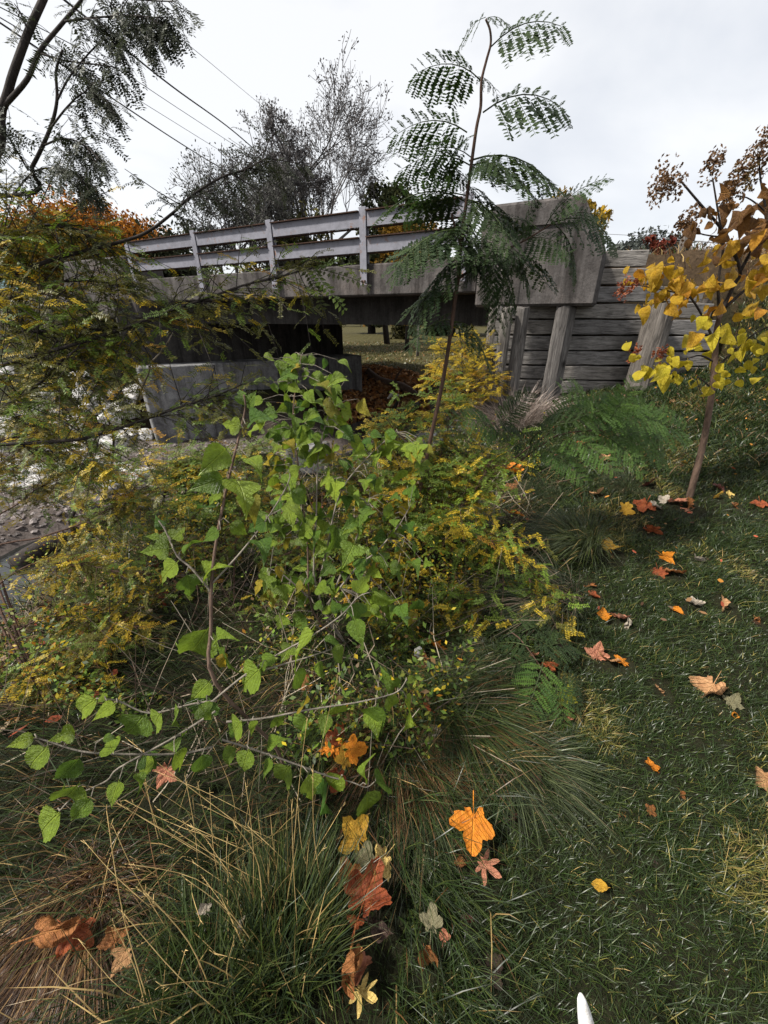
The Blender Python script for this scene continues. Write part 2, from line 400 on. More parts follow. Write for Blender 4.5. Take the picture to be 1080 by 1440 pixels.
# concrete footing block lying in the creek bed
fb = thing('concrete_footing', 'low grey concrete footing block standing in the creek bed before the pier', 'concrete block', tuple(PZ(432, 640, -0.9)))
d0 = fb.location; SF = .62; mb = MB(); mb.hexa([d0 + Vector(c) * SF for c in ((-.62, -.3, -.6), (.75, -.12, -.6), (.7, .5, -.6), (-.66, .3, -.6), (-.6, -.28, .3), (.72, -.1, .36), (.66, .46, .36), (-.6, .28, .32))]); mb.build('block', M_pier, fb, bevel=0.05)

# ------------------------------------------------------------------ guard rail
m, n, o = newmat('galvanised_rail')
z = noise(n, vec(n, (3, 3, 3)), 2.5, 7, 0.7); z2 = noise(n, vec(n), 30, 4, 0.7)
c = ramp(n, z, [(0.3, (0.125, 0.125, 0.148)), (0.6, (0.195, 0.195, 0.232))]); rs = ramp(n, noise(n, vec(n, (2, 2, 2)), 3.1, 9, 0.8), [(0.57, (0, 0, 0)), (0.66, (1, 1, 1))])
c = mixc(n, 'MIX', rs, c, (0.17, 0.075, 0.035))
pbsdf(n, o, c, 0.6, bump(n, z2, 0.15, 0.003), 0.4, 0.0); M_rail = m
m, n, o = newmat('dark_brown_steel')
z = noise(n, vec(n), 18, 6, 0.7); pbsdf(n, o, ramp(n, z, [(0.3, (0.02, 0.014, 0.012)), (0.7, (0.07, 0.04, 0.03))]), 0.9, None, 0.1); M_dksteel = m  # dark brown mottle on the rail flanges and bolts
rail = thing('guard_rail', 'two-bar steel guard rail with pale grey paint bolted along the bridge edge', 'guard rail', B3(-2, 0, 2.2))
posts = [s_at(190), s_at(282), s_at(386), s_at(514), s_at(655)]
sp = posts[1] - posts[0]
for i, s in enumerate(posts):
    q = -0.075; mb = MB()
    # H-section post: two flanges and a web
    bbox(mb, s - .055, s + .055, q, q + .012, 1.93, 2.86); bbox(mb, s - .055, s + .055, q + .075, q + .087, 2.205, 2.86); bbox(mb, s - .006, s + .006, q + .0125, q + .0745, 2.205, 2.858)
    p = mb.build('post', M_rail, rail, bevel=0.003)
    for zz_ in (1.97, 2.10):
        for a_ in (-.035, .012):
            mb = MB(); bbox(mb, s + a_, s + a_ + .023, q - .014, q - .0005, zz_, zz_ + .024); o_ = mb.build('bolt', M_dksteel, rail); o_.parent = p
for z0, z1 in ((2.635, 2.805), (2.335, 2.505)):
    for a, b in zip(posts[:-1], posts[1:]):
        mb = MB(); s0, s1 = a + .06, b - .06
        bbox(mb, s0, s1, -.06, -.045, z0, z1)                       # web
        f = mb.build('rail', M_rail, rail, bevel=0.003)
        mb = MB(); bbox(mb, s0, s1, -.105, .03, z1 + .001, z1 + .014); o_ = mb.build('flange', M_dksteel, rail); o_.parent = f
        mb = MB(); bbox(mb, s0, s1, -.0449, .03, z0 - .012, z0 - .001); o_ = mb.build('flange', M_dksteel, rail); o_.parent = f

# ------------------------------------------------------------------ timber wing walls
GREY = ((0.035, 0.032, 0.03), (0.20, 0.19, 0.182), (0.40, 0.383, 0.37))
def woodmat(name, d, mi, l, ax):
    mm = wood(name, d, mi, l)
    for x in mm.node_tree.nodes:
        if x.type == 'MAPPING': x.inputs['Scale'].default_value = (0.8, 13, 13) if ax == 0 else (13, 13, 0.8)
    return mm
M_plank = woodmat('weathered_plank', *GREY, 0); M_pile = woodmat('weathered_pile', (0.03, 0.027, 0.025), (0.13, 0.12, 0.112), (0.29, 0.272, 0.255), 2)
ww = thing('timber_wing_wall', 'weathered grey timber retaining wall of thick horizontal planks beside the bridge end', 'retaining wall', (2.6, 5.7, 0.6))
def px_x(px, z):
    u = (px - 540) / FPX; x = 3.0
    for _ in range(8):
        y = wall_y(x); x = u * (y * CT - (z - EYE) * ST)
    return x
zt = 2.235; ph = 0.187
ends = [906, 925, 985, 996, 1002, 1001, 1000, 999, 990, 975, 940, 900]
jn = random.Random(3)
def plank(x0, x1, z0, z1, par):
    mb = MB(); j = lambda a: jn.uniform(-a, a)
    t = 0.09; o0 = j(.022); xs = np.linspace(x0, x1, 7); b0 = len(mb.v)
    zb = [z0 + .010 + j(.006) for _ in xs]; zu = [z1 - .010 + j(.006) for _ in xs]; ys = [j(.006) + o0 for _ in xs]
    for x, a, b, y in zip(xs, zb, zu, ys):
        Y = wall_y(x) + y
        mb.v += [Vector((x, Y - t, a)), Vector((x, Y + t * .3, a)), Vector((x, Y + t * .3, b)), Vector((x, Y - t, b))]
    for i in range(6):
        q = b0 + 4 * i
        for k in range(4): mb.f.append((q + k, q + (k + 1) % 4, q + 4 + (k + 1) % 4, q + 4 + k)[::-1])
    mb.f.append((b0, b0 + 1, b0 + 2, b0 + 3)); q = b0 + 24; mb.f.append((q + 3, q + 2, q + 1, q))
    return mb.build('plank', M_plank, par, bevel=0.008)
for r, e in enumerate(ends):
    z1 = zt - r * ph; z0 = z1 - ph; xe = px_x(e, (z0 + z1) / 2)
    cuts = [1.46]
    for c in ((2.35, 3.42), (3.42,), (2.36, 3.43), (2.34,))[r % 4]:
        if c < xe - 0.3: cuts.append(c)
    cuts.append(xe)
    for a, b in zip(cuts[:-1], cuts[1:]): plank(a + .004, b - .004, z0, z1, ww)
def pile(px_t, py_t, px_b, w_, z0, z1, yoff, par, squash=1.0, lean=0.0, name='pile'):
    # px_t: pixel column of the top centre; stands in front of the planks
    zt_ = z1; u = (px_t - 540) / FPX; x = 3.0
    for _ in range(8):
        y = wall_y(x) - yoff; x = u * (y * CT - (zt_ - EYE) * ST)
    mb = MB(); n_ = 12; rows = 9; b0 = 0; rr = random.Random(int(px_t))
    ph_ = [rr.uniform(0.86, 1.12) for _ in range(n_)]
    for i in range(rows):
        t = i / (rows - 1); z = z0 + (z1 - z0) * t
        for k in range(n_):
            an = 2 * math.pi * k / n_; rad = w_ / 2 * ph_[k] * (1 + 0.04 * rr.uniform(-1, 1)) * (1.06 - .08 * t)
            zz_ = z + (rr.uniform(-.02, .025) if i == rows - 1 else 0)
            mb.v.append(Vector((x + lean * (1 - t) + rad * math.cos(an), y + squash * rad * math.sin(an), zz_)))
    for i in range(rows - 1):
        for k in range(n_):
            k2 = (k + 1) % n_; mb.f.append((i * n_ + k, i * n_ + k2, (i + 1) * n_ + k2, (i + 1) * n_ + k))
    c = len(mb.v); mb.v.append(Vector((x, y, z1 + .005))); q = (rows - 1) * n_
    for k in range(n_): mb.f.append((q + k, q + (k + 1) % n_, c))
    return mb.build(name, M_pile, par)
p1_ = pile(797, 437, 770, 0.235, 0.1, 1.62, .30, ww, 0.7); p1_['label'] = 'split pile under the concrete end block'
p2_ = pile(932, 432, 912, 0.34, 0.3, 1.655, .34, ww); p2_['label'] = 'thick cut-off round pile in front of the planks'
pile(736, 435, 715, 0.17, -0.2, 1.62, .22, ww, .8); pile(714, 435, 705, 0.13, -0.4, 1.62, .30, ww); pile(696, 435, 694, 0.15, -0.6, 1.62, .02, ww)
pile(985, 470, 975, 0.26, 0.5, 1.70, -.25, ww)
# planks along the creek side under the deck
for r in range(9):
    mb = MB(); z1 = 1.60 - r * .2
    a = Vector((1.50, 5.84)); b = a + Vector((.55, .835)) * 6.5; nn = Vector((.835, -.55)) * .08
    mb.hexa([Vector((*q, z)) for z in (z1 - .19, z1) for q in (a, b, b + nn, a + nn)]); mb.build('plank', M_plank, ww, bevel=.006)
for k in range(3):
    a = Vector((1.38, 5.95)) + Vector((.55, .835)) * (1.2 + 1.6 * k); mb = MB(); mb.tube([(a.x, a.y, -1.2), (a.x, a.y, 1.58)], [.14, .13], 10); mb.build('pile', M_pile, ww, True)
# wing wall at the far bridge end
wl = thing('timber_wing_wall', 'far weathered plank wall left of the bridge, half hidden by yellowing branches', 'retaining wall', tuple(B3(sLL - 1, -.2, .6)))
for r in range(9):
    z1 = 1.98 - r * .19
    a = B3(sLL - 2.2 + .1 * r, -0.25, 0) + Vector((-.35, -.3, 0)); b = B3(sLL + .55, -.12, 0)
    dv = (b - a).normalized(); nn = Vector((-dv.y, dv.x, 0)) * .09; jj = jn.uniform(-.01, .01)
    c = [a + dv * 0, b, b + nn, a + nn]
    mb = MB(); mb.hexa([Vector((q.x, q.y + jj, z)) for z in (z1 - .182, z1) for q in c]); mb.build('plank', M_plank, wl, bevel=.008)
for t in (.25, .62):
    c = a.lerp(b, t); mb = MB(); mb.tube([(c.x - .02, c.y - .18, -.4), (c.x, c.y - .18, 1.75)], [.15, .14], 10); mb.build('pile', M_pile, wl, True)

# ------------------------------------------------------------------ overhead wires, pole, far house
m, n, o = newmat('black_cable'); pbsdf(n, o, (0.012, 0.012, 0.014), 0.6); M_cable = m
m, n, o = newmat('grey_cable'); pbsdf(n, o, (0.10, 0.10, 0.11), 0.6); M_cable2 = m
def wire(pts, r0, label, mat):
    P3 = [P(x, y, d) for x, y, d in pts]
    P3 = [P3[0] + (P3[0] - P3[1]) * 2.0] + P3
    sp_ = smoothpath(P3, 8); mb = MB(); mb.tube(sp_, [r0 * (1 if i < len(sp_) * .0 else 1) for i in range(len(sp_))], 6)
    me = mesh_from('wire', mb.v, mb.f, mat, True); tag(put('power_line', me), label, 'power line', 'overhead lines crossing the sky')
wire([(0, 32, 9), (150, 133, 12), (290, 224, 18), (420, 300, 26)], .021, 'thick black overhead cable, lowest of the lines over the left trees', M_cable)
wire([(113, 18, 9), (240, 120, 13), (330, 186, 18), (400, 248, 24)], .024, 'thick twisted black overhead cable, uppermost dark line ending at the bare tree', M_cable)
wire([(0, 10, 9), (165, 97, 14), (250, 152, 18), (345, 214, 24), (420, 262, 32)], .012, 'thin dark overhead line just below the thick twisted cable', M_cable)
wire([(60, 60, 9), (150, 113, 14), (300, 206, 22), (380, 256, 30)], .011, 'faint grey overhead line between the two lower cables', M_cable2)
wire([(215, -10, 9), (240, 40, 12), (300, 92, 18), (372, 152, 26), (440, 210, 34)], .010, 'faintest grey overhead line, highest and nearest the bare treetop', M_cable2)
pole = thing('wooden_post', 'slim weathered wooden post on the embankment crest behind the yellow-leaved tree', 'post', tuple(P(949, 366, 9.5)))
mb = MB(); a = P(947, 385, 9.5); b = P(951, 321, 9.5); b.x = a.x + .02; b.y = a.y; mb.tube([a - Vector((0, 0, .5)), a.lerp(b, .5) + Vector((.01, 0, 0)), b], [.085, .08, .075], 9); mb.build('shaft', M_pile, pole, True)
mb = MB(); mb.tube([b + Vector((0, 0, -.05)), b + Vector((.01, 0, .012))], [.08, .06], 9); mb.build('weathered_cap', M_pile, pole, True)
wire([(1300, 352, 12), (1080, 347, 12), (956, 337, 13), (870, 330, 22), (700, 322, 44)], .012, 'thin line running level past the wooden post toward the far trees', M_cable2)
hs = thing('far_house', 'small house gable with pale teal roof glimpsed behind the far plank wall', 'house', tuple(P(55, 420, 22)))
m, n, o = newmat('teal_roof'); pbsdf(n, o, ramp(n, noise(n, vec(n), 6, 6, .7), [(.3, (.17, .30, .34)), (.7, (.30, .45, .48))]), .7); M_teal = m
m, n, o = newmat('house_wall'); pbsdf(n, o, ramp(n, noise(n, vec(n, (1, 1, 6)), 3, 4), [(.4, (.22, .22, .22)), (.6, (.32, .32, .31))]), .8); M_hw = m
b0 = Vector(hs.location); z0 = b0.z - 3.2
mb = MB(); mb.hexa([b0 + Vector((x, y, z)) for z in (-3.2, -.2) for x, y in ((-3.4, 0), (.5, 0), (.5, 4), (-3.4, 4))]); mb.build('wall', M_hw, hs)
mb = MB(); mb.prism([b0 + Vector(c) for c in ((-3.8, -.4, -.15), (.95, -.4, -.15), (.15, -.4, 1.35), (-3.0, -.4, 1.35))], (0, 4.8, 0)); mb.build('roof', M_teal, hs)
mb = MB(); mb.hexa([b0 + Vector((x, y, z)) for z in (-2, -.9) for x, y in ((-2.2, -.03), (-1.2, -.03), (-1.2, -.003), (-2.2, -.003))]); mb.build('window', M_soff, hs)
# white stake tip
m, n, o = newmat('white_plastic'); pbsdf(n, o, ramp(n, noise(n, vec(n), 60, 7, .8), [(.36, (.42, .38, .32)), (.52, (.76, .76, .77))]), .45, None, .4); M_white = m
st = thing('garden_stake', 'white pointed stake tip poking in over the lawn at the bottom edge', 'stake', (0.47, 0.04, h1(.47, .04)))
tip = P(817, 1400, .62); bs = Vector(st.location) + Vector((0, 0, -.1)); dv = (bs - tip).normalized(); L = (bs - tip).length
mb = MB(); mb.tube([tip, tip + dv * .012, tip + dv * .04, tip + dv * .10, tip + dv * L], [.0035, .007, .0105, .015, .016], 14); mb.build('tapered_shaft', M_white, st, True)
# ------------------------------------------------------------------ leaf and frond shapes (shared meshes)
def grid_leaf(nL=9, nW=2, width=lambda t: 0.3 * math.sin(math.pi * t ** .75), fold=0.25, bend=0.25, serr=0.0, lobes=None, petiole=0.12, wav=0.0, twist=0.0, tipdroop=0.0):
    """blade of unit length along +y, midrib at x=0; returns verts, tris"""
    V = []; T = []
    cols = 2 * nW + 1
    for i in range(nL):
        t = i / (nL - 1); wv_ = width(t)
        if lobes: wv_ *= lobes(t)
        if serr and 0 < i < nL - 1: wv_ *= 1 + (serr if i % 2 else -serr)
        for j in range(-nW, nW + 1):
            a = j / nW; x = wv_ * a
            z = fold * abs(x) - bend * (t - .35) ** 2 + wav * math.sin(9 * t + 2.2 * a) * abs(a) - tipdroop * t ** 3
            c, s_ = math.cos(twist * t), math.sin(twist * t)
            V.append((x * c - z * s_, petiole + t * (1 - petiole) - .06 * abs(a) * serr * 3, x * s_ + z * c))
    for i in range(nL - 1):
        for j in range(cols - 1):
            q = i * cols + j; T += [(q, q + 1, q + cols + 1), (q, q + cols + 1, q + cols)]
    b = len(V)                      # petiole: thin flat three-sided stalk
    V += [(-.012, 0, 0), (.012, 0, 0), (0, 0, -.02), (-.009, petiole + .02, 0), (.009, petiole + .02, 0), (0, petiole + .02, -.012)]
    for k in range(3):
        k2 = (k + 1) % 3; T += [(b + k, b + k2, b + 3 + k2), (b + k, b + 3 + k2, b + 3 + k)]
    return V, T
def ovate(t):
    if t >= 1: return 0.0
    return 0.33 * (math.sin(math.pi * t ** .58) ** .95) * (1 - .62 * t * t)
def lobed(t):
    return 1.12 - .55 * math.exp(-((t - .52) / .075) ** 2) - .25 * max(0, t - .6)
MUL = []
for k in range(5):
    MUL.append(grid_leaf(19, 2, ovate, .16 + .07 * k, .2 + .12 * k, .045, None, .10, .015 + .008 * k, .22 * (k - 2), .05 * k))
for k in range(3):
    MUL.append(grid_leaf(19, 2, lambda t: ovate(t) * 1.15, .2, .25 + .1 * k, .04, lobed, .12, .02, .25 * (k - 1), .1))
elip = lambda t: 0.31 * max(0, math.sin(math.pi * t ** .82)) ** .75
HYD = [grid_leaf(15, 3, elip, .06 + .10 * k, .25 + .22 * k, .015, None, .14, .03, .4 * (k - 1.5), .1 * k) for k in range(4)]
def maple(seed, nl=5, kap=.8, crump=.05, axis=0.0, deep=.5):
    """lobed leaf outline, crumpled and rolled about an axis in its plane with curvature kap"""
    r_ = random.Random(seed); na = 54; V = [(0, 0, 0)]; T = []
    ang = [(-142, .50), (-72, .84), (0, 1.0), (72, .84), (142, .50)] if nl == 5 else [(-150, .35), (-102, .66), (-52, .82), (0, 1.0), (52, .82), (102, .66), (150, .35)]
    ang = [(a_ + r_.uniform(-6, 6), l_ * r_.uniform(.9, 1.08)) for a_, l_ in ang]
    ph = [r_.uniform(0, 6.28) for _ in range(8)]; rings = (.28, .55, .8, 1.0); P_ = []
    for ri, f in enumerate(rings):
        for k in range(na):
            a = -180 + 360 * k / na; rad = .40 if nl == 5 else .24
            for c_, l in ang:
                dd = abs(a - c_); w_ = 40 if nl == 5 else 27
                if dd < w_: rad = max(rad, l * (1 - deep * (dd / w_) ** 1.15))
            rad *= 1 + (.07 * math.sin(a * .38 + ph[6]) * math.sin(a * .21 + ph[7]) + .05 * r_.uniform(-1, 1)) * (ri == 3)
            if abs(a) > 166: rad *= .5
            rr = (rad if ri == 3 else (rad * .75 + .2) * 1.0) * f if ri == 3 else min(rad, .25 + rad * .7) * f
            x = rr * math.sin(R(a)) * .62; y = rr * math.cos(R(a)) * .62
            z = crump * (math.sin(6 * x + ph[0]) * math.cos(7 * y + ph[1]) + .6 * math.sin(14 * x + ph[2] + 11 * y) + .35 * math.sin(23 * y + ph[3] - 15 * x)) + crump * r_.uniform(-.4, .4) * f
            z += .05 * abs(math.sin(R(a) * 2.5)) * f - .04
            P_.append((x, y, z))
    ca, sa = math.cos(axis), math.sin(axis)
    for x, y, z in P_:
        u = x * ca + y * sa; w_ = -x * sa + y * ca; kk = max(.05, kap * (1 + .35 * math.sin(3 * w_ + ph[4])))
        rr = 1 / kk - z; u2 = rr * math.sin(kk * u); z2 = 1 / kk - rr * math.cos(kk * u) + .12 * w_ * w_ * kap * .5
        V.append((u2 * ca - w_ * sa, u2 * sa + w_ * ca + .25, z2))
    V[0] = (0, .25, 0)
    for k in range(na): T.append((0, 1 + k, 1 + (k + 1) % na))
    for ri in range(3):
        b = 1 + ri * na
        for k in range(na):
            k2 = (k + 1) % na; T += [(b + k, b + na + k, b + na + k2), (b + k, b + na + k2, b + k2)]
    b = len(V); V += [(-.011, .2, 0), (.011, .2, 0), (.05, -.30, .05), (.035, -.30, .06)]; T += [(b, b + 1, b + 2), (b, b + 2, b + 3)]
    return V, T
FALL = {'m': [maple(s, 5, .7, .018, s, .45) for s in (1, 2, 3)], 'o': [maple(s, 7, .7, .02, s, .85) for s in (4, 5)],
        'v': [grid_leaf(10, 2, lambda t: .27 * math.sin(math.pi * t ** .8), .5, .3, .05, None, .1, .05, .5)],
        'c': [maple(s, 5, 5.0, .035, .2 * (s - 13), .4) for s in (12, 13, 14)], 'f': [maple(s, 5, 2.7, .035, s * 1.1, .42) for s in (6, 7, 8, 15)], 'x': [maple(s, 5, 1.6, .06, s * .8, .5) for s in (9, 10, 11, 16)]}
def subd(VT):
    return VT
def leaflet_row(V, T, a, b, nrm, n, ln, wd, sweep=.35, taper_=.35, jit=.1, rg=random, both=True, fold=0.0):
    """pairs of leaflets along the segment a->b, in the plane normal to nrm"""
    d = (b - a); L = d.length; d = d / L; side = d.cross(nrm).normalized()
    for i in range(n):
        t = (i + .6) / n; p = a + (b - a) * t - nrm * (0.10 * L * t * t)
        sc = (1 - taper_ * abs(t - .45) * 1.6) * (1 + jit * rg.uniform(-1, 1))
        for sg in (-1, 1):
            dr = (side * sg + d * sweep + nrm * rg.uniform(-.35, .12)).normalized(); l = ln * sc * (1 + jit * rg.uniform(-1, 1))
            wv_ = d * (wd * sc * .5) + nrm * rg.uniform(-.2, .2) * wd
            b0 = len(V); V += [p, p + dr * l * .38 + wv_, p + dr * l, p + dr * l * .5 - wv_]
            T += [(b0, b0 + 1, b0 + 2), (b0, b0 + 2, b0 + 3)]
def strip(V, T, pts, w0, w1):
    """thin three-sided stalk"""
    mb = MB(); mb.tube(pts, taper(len(pts), w0, w1), 3, cap=False); b = len(V); V += mb.v
    for f in mb.f: T += [(b + f[0], b + f[1], b + f[2]), (b + f[0], b + f[2], b + f[3])]
# pinna of the mimosa frond: unit length along +y, normal +z, tip drooping
PIN = []
for k in range(3):
    rg = random.Random(40 + k); V = []; T = []
    leaflet_row(V, T, Vector((0, 0.04, 0)), Vector((0, 1, 0)), Vector((0, 0, 1)), 12, .205, .115, .22, .5, .12, rg)
    strip(V, T, [Vector((0, 0, 0)), Vector((0, .5, -.03)), Vector((0, 1, -.10))], .007, .003)
    PIN.append((V, T))
# small pinnate fronds of the honey locust
LOC = []
for k in range(5):
    rg = random.Random(60 + k); V = []; T = []; n_ = (9, 10, 11, 8, 10)[k]
    bnd = (.05, .12, -.05, .2, .1)[k]
    pts = [Vector((bnd * math.sin(2.5 * t), t, -.16 * t * t)) for t in (0, .33, .66, 1)]
    for a, b in zip(pts[:-1], pts[1:]): leaflet_row(V, T, a, b, Vector((0, 0, 1)), 4, .185, .078, .3, .15, .25, rg)
    strip(V, T, pts, .008, .004); LOC.append((V, T))
def vt_mesh(name, VT, mat): return tri_mesh(name, np.array([tuple(v) for v in VT[0]]), np.array(VT[1]), mat)
def orient(b, t, up, sc=None):
    y = (t - b); L = y.length; y = y / L; z = up - y * up.dot(y)
    z = z.normalized() if z.length > 1e-5 else y.orthogonal().normalized()
    x = y.cross(z); k = sc or L
    M = Matrix.Identity(4)
    for i in range(3): M[i][0] = x[i] * k; M[i][1] = y[i] * k; M[i][2] = z[i] * k; M[i][3] = b[i]
    return M

# ------------------------------------------------------------------ foliage materials
GRN = ((.040, .090, .012), (.085, .165, .018))
M_mul = leafmat('mulberry_green', (.055, .13, .015), (.24, .33, .026), .38, .40, .45, 7, (.5, .5, .4), .3, c2=(.085, .17, .018))
M_mulY = leafmat('mulberry_yellowing', (.20, .20, .02), (.45, .33, .03), .4, .45, .4, 7, (.5, .45, .2), .3)
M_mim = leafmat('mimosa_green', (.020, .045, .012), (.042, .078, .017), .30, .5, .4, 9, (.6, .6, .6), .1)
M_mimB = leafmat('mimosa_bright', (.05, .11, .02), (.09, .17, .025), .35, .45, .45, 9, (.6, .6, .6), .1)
M_locD = leafmat('locust_dark', (.022, .030, .016), (.035, .045, .020), .2, .6, .3, 9, (.6, .6, .6), .1)
M_locO = leafmat('locust_olive', (.050, .065, .012), (.14, .13, .016), .35, .5, .35, 9, (.6, .6, .5), .15)
M_locY = leafmat('locust_yellow', (.28, .25, .018), (.48, .34, .02), .4, .5, .35, 9, (.6, .5, .4), .15, c2=(.42, .20, .02))
M_locG = leafmat('locust_green', (.07, .13, .016), (.15, .21, .022), .35, .5, .4, 9, (.6, .6, .6), .15)
M_hydY = leafmat('autumn_yellow', (.42, .27, .015), (.55, .34, .02), .42, .5, .35, 6, (.55, .40, .2), .3, c2=(.50, .22, .02))
M_hydL = leafmat('lemon_yellow', (.45, .38, .02), (.58, .46, .03), .42, .5, .35, 6, (.6, .5, .3), .2)
M_hydB = leafmat('rusty_brown', (.11, .055, .02), (.22, .10, .02), .35, .55, .3, 6, (.5, .4, .35), .4)
M_barkD = bark('dark_bark', (.012, .010, .009), (.045, .036, .032)); M_barkR = bark('reddish_twig', (.035, .02, .014), (.10, .058, .042), 60)
M_barkG = bark('pale_twig', (.11, .095, .075), (.26, .225, .185), 60); M_barkB = bark('brown_bark', (.05, .033, .024), (.16, .105, .078), 40)
M_attr = colmat('foliage_mix', .32, .5, .35); M_far = colmat('far_foliage', .15, .8, .1)
M_grass = colmat('grass_blades', .22, .36, .32); M_litter = colmat('litter_bits', .1, .8, .15)

def place_leaf(par, mesh, b, t, up, name='leaf', label=None):
    o = put(name, mesh, par, off(par) @ orient(b, t, up)); 
    if label: o['label'] = label
    return o
CAPS = 295
def merged(par, name, items, mat_cols):
    """items: (VT, matrix, colour) -> one stuff part"""
    VV = []; TT = []; CC = []; b = 0
    for VT, M, c in items:
        v = np.array([tuple(q) for q in VT[0]]); A = np.array(M)[:3]
        v = v @ A[:, :3].T + A[:, 3]; VV.append(v); TT.append(np.array(VT[1]) + b); CC.append(np.tile(c, (len(v), 1))); b += len(v)
    if not VV: return
    me = tri_mesh(name, np.concatenate(VV) - np.array(par.location if par else (0, 0, 0)), np.concatenate(TT), M_attr, np.concatenate(CC), False)
    return put(name, me, par, kind='stuff')
MESH = {}
def shared(name, VT, mat):
    k = (id(VT), mat.name)
    if k not in MESH: MESH[k] = vt_mesh(name, VT, mat)
    return MESH[k]

# ------------------------------------------------------------------ mulberry saplings with broad leaves
def pick_mul(rg, lob): return MUL[rg.randrange(5, 8)] if lob else MUL[rg.randrange(0, 5)]
def stem_tube(par, pts, r0, r1, mat, name='stem', k=4, n=6):
    sp_ = smoothpath(pts, k); mb = MB(); mb.tube(sp_, taper(len(sp_), r0, r1), n); mb.build(name, mat, par, True); return sp_
def px_leaves(par, L, Yf, stems, seed, mat=M_mul, lob=0.25, size=1.0):
    rg = random.Random(seed)
    for e in L:
        bx, by, tx, ty = e[:4]; Y = Yf(bx, by) + rg.uniform(-.05, .05)
        b = PY(bx, by, Y); d_ = b.y * CT - (b.z - EYE) * ST
        t = P(tx, ty, d_ * (1 + rg.uniform(-.05, .05)))
        vw = (cam.location - b).normalized()
        up = vw * .6 + Vector((rg.gauss(0, .5), rg.gauss(0, .35), .6 + rg.gauss(0, .35)))
        fl = e[4] if len(e) > 4 else ''
        mt = M_mulY if 'y' in fl else mat
        lb = ('l' in fl) or (rg.random() < lob)
        # petiole from nearest stem point
        q = min(stems, key=lambda s: (s - b).length)
        if (q - b).length > .012 and (q - b).length < .25:
            mb = MB(); mb.tube([q, q.lerp(b, .5) + Vector((0, 0, .012)), b], [.0016, .0013, .0012], 4); mb.build('petiole', M_barkG, par)
        place_leaf(par, shared('leaf', pick_mul(rg, lb), mt), b, b + (t - b) * 1.1 * rg.uniform(.85, 1.12), up, 'leaf', 'yellowing leaf' if 'y' in fl else None)

def YS(x, y):           # the low sprays reach towards the camera
    return float(np.interp(y, [540, 700, 880, 1000, 1100, 1180], [.98, .92, .80, .70, .60, .54])) + .0004 * (x - 300)
m1 = thing('mulberry_sapling', 'young mulberry with broad bright green leaves on long pale shoots, front left', 'sapling', (-.36, .80, h1(-.36, .80)))
Y1 = lambda x, y: YS(x, y)
def PL(lst): return [PY(x, y, Y1(x, y)) for x, y in lst]
base = Vector(m1.location)
stems = []
stems += stem_tube(m1, [base, base + Vector((.0, .0, .2))] + PL([(303, 960), (297, 880), (299, 800), (313, 713), (326, 655), (336, 615), (345, 575), (343, 555)]), .0062, .0022, M_barkB)
SP = [[(299, 820), (340, 775), (375, 730), (400, 690), (408, 670)], [(299, 835), (270, 800), (252, 785), (243, 770), (233, 747), (223, 732)],
      [(300, 985), (350, 945), (400, 915), (440, 893), (480, 865), (503, 840), (520, 833)], [(318, 1015), (370, 1010), (440, 997), (500, 988), (545, 978), (562, 970), (572, 955)],
      [(312, 1040), (360, 1055), (420, 1076), (460, 1091), (495, 1100), (515, 1107), (528, 1098)], [(305, 985), (270, 990), (211, 1003), (167, 986), (135, 982)],
      [(303, 1000), (272, 1020), (236, 1042), (167, 1080), (150, 1098), (105, 1120), (84, 1140)], [(300, 1050), (250, 1060), (160, 1060), (112, 1056), (70, 1043), (50, 1037)],
      [(345, 950), (395, 935), (430, 925), (466, 913)]]
for p in SP: stems += stem_tube(m1, PL(p), .0030, .0014, M_barkG, 'branch')
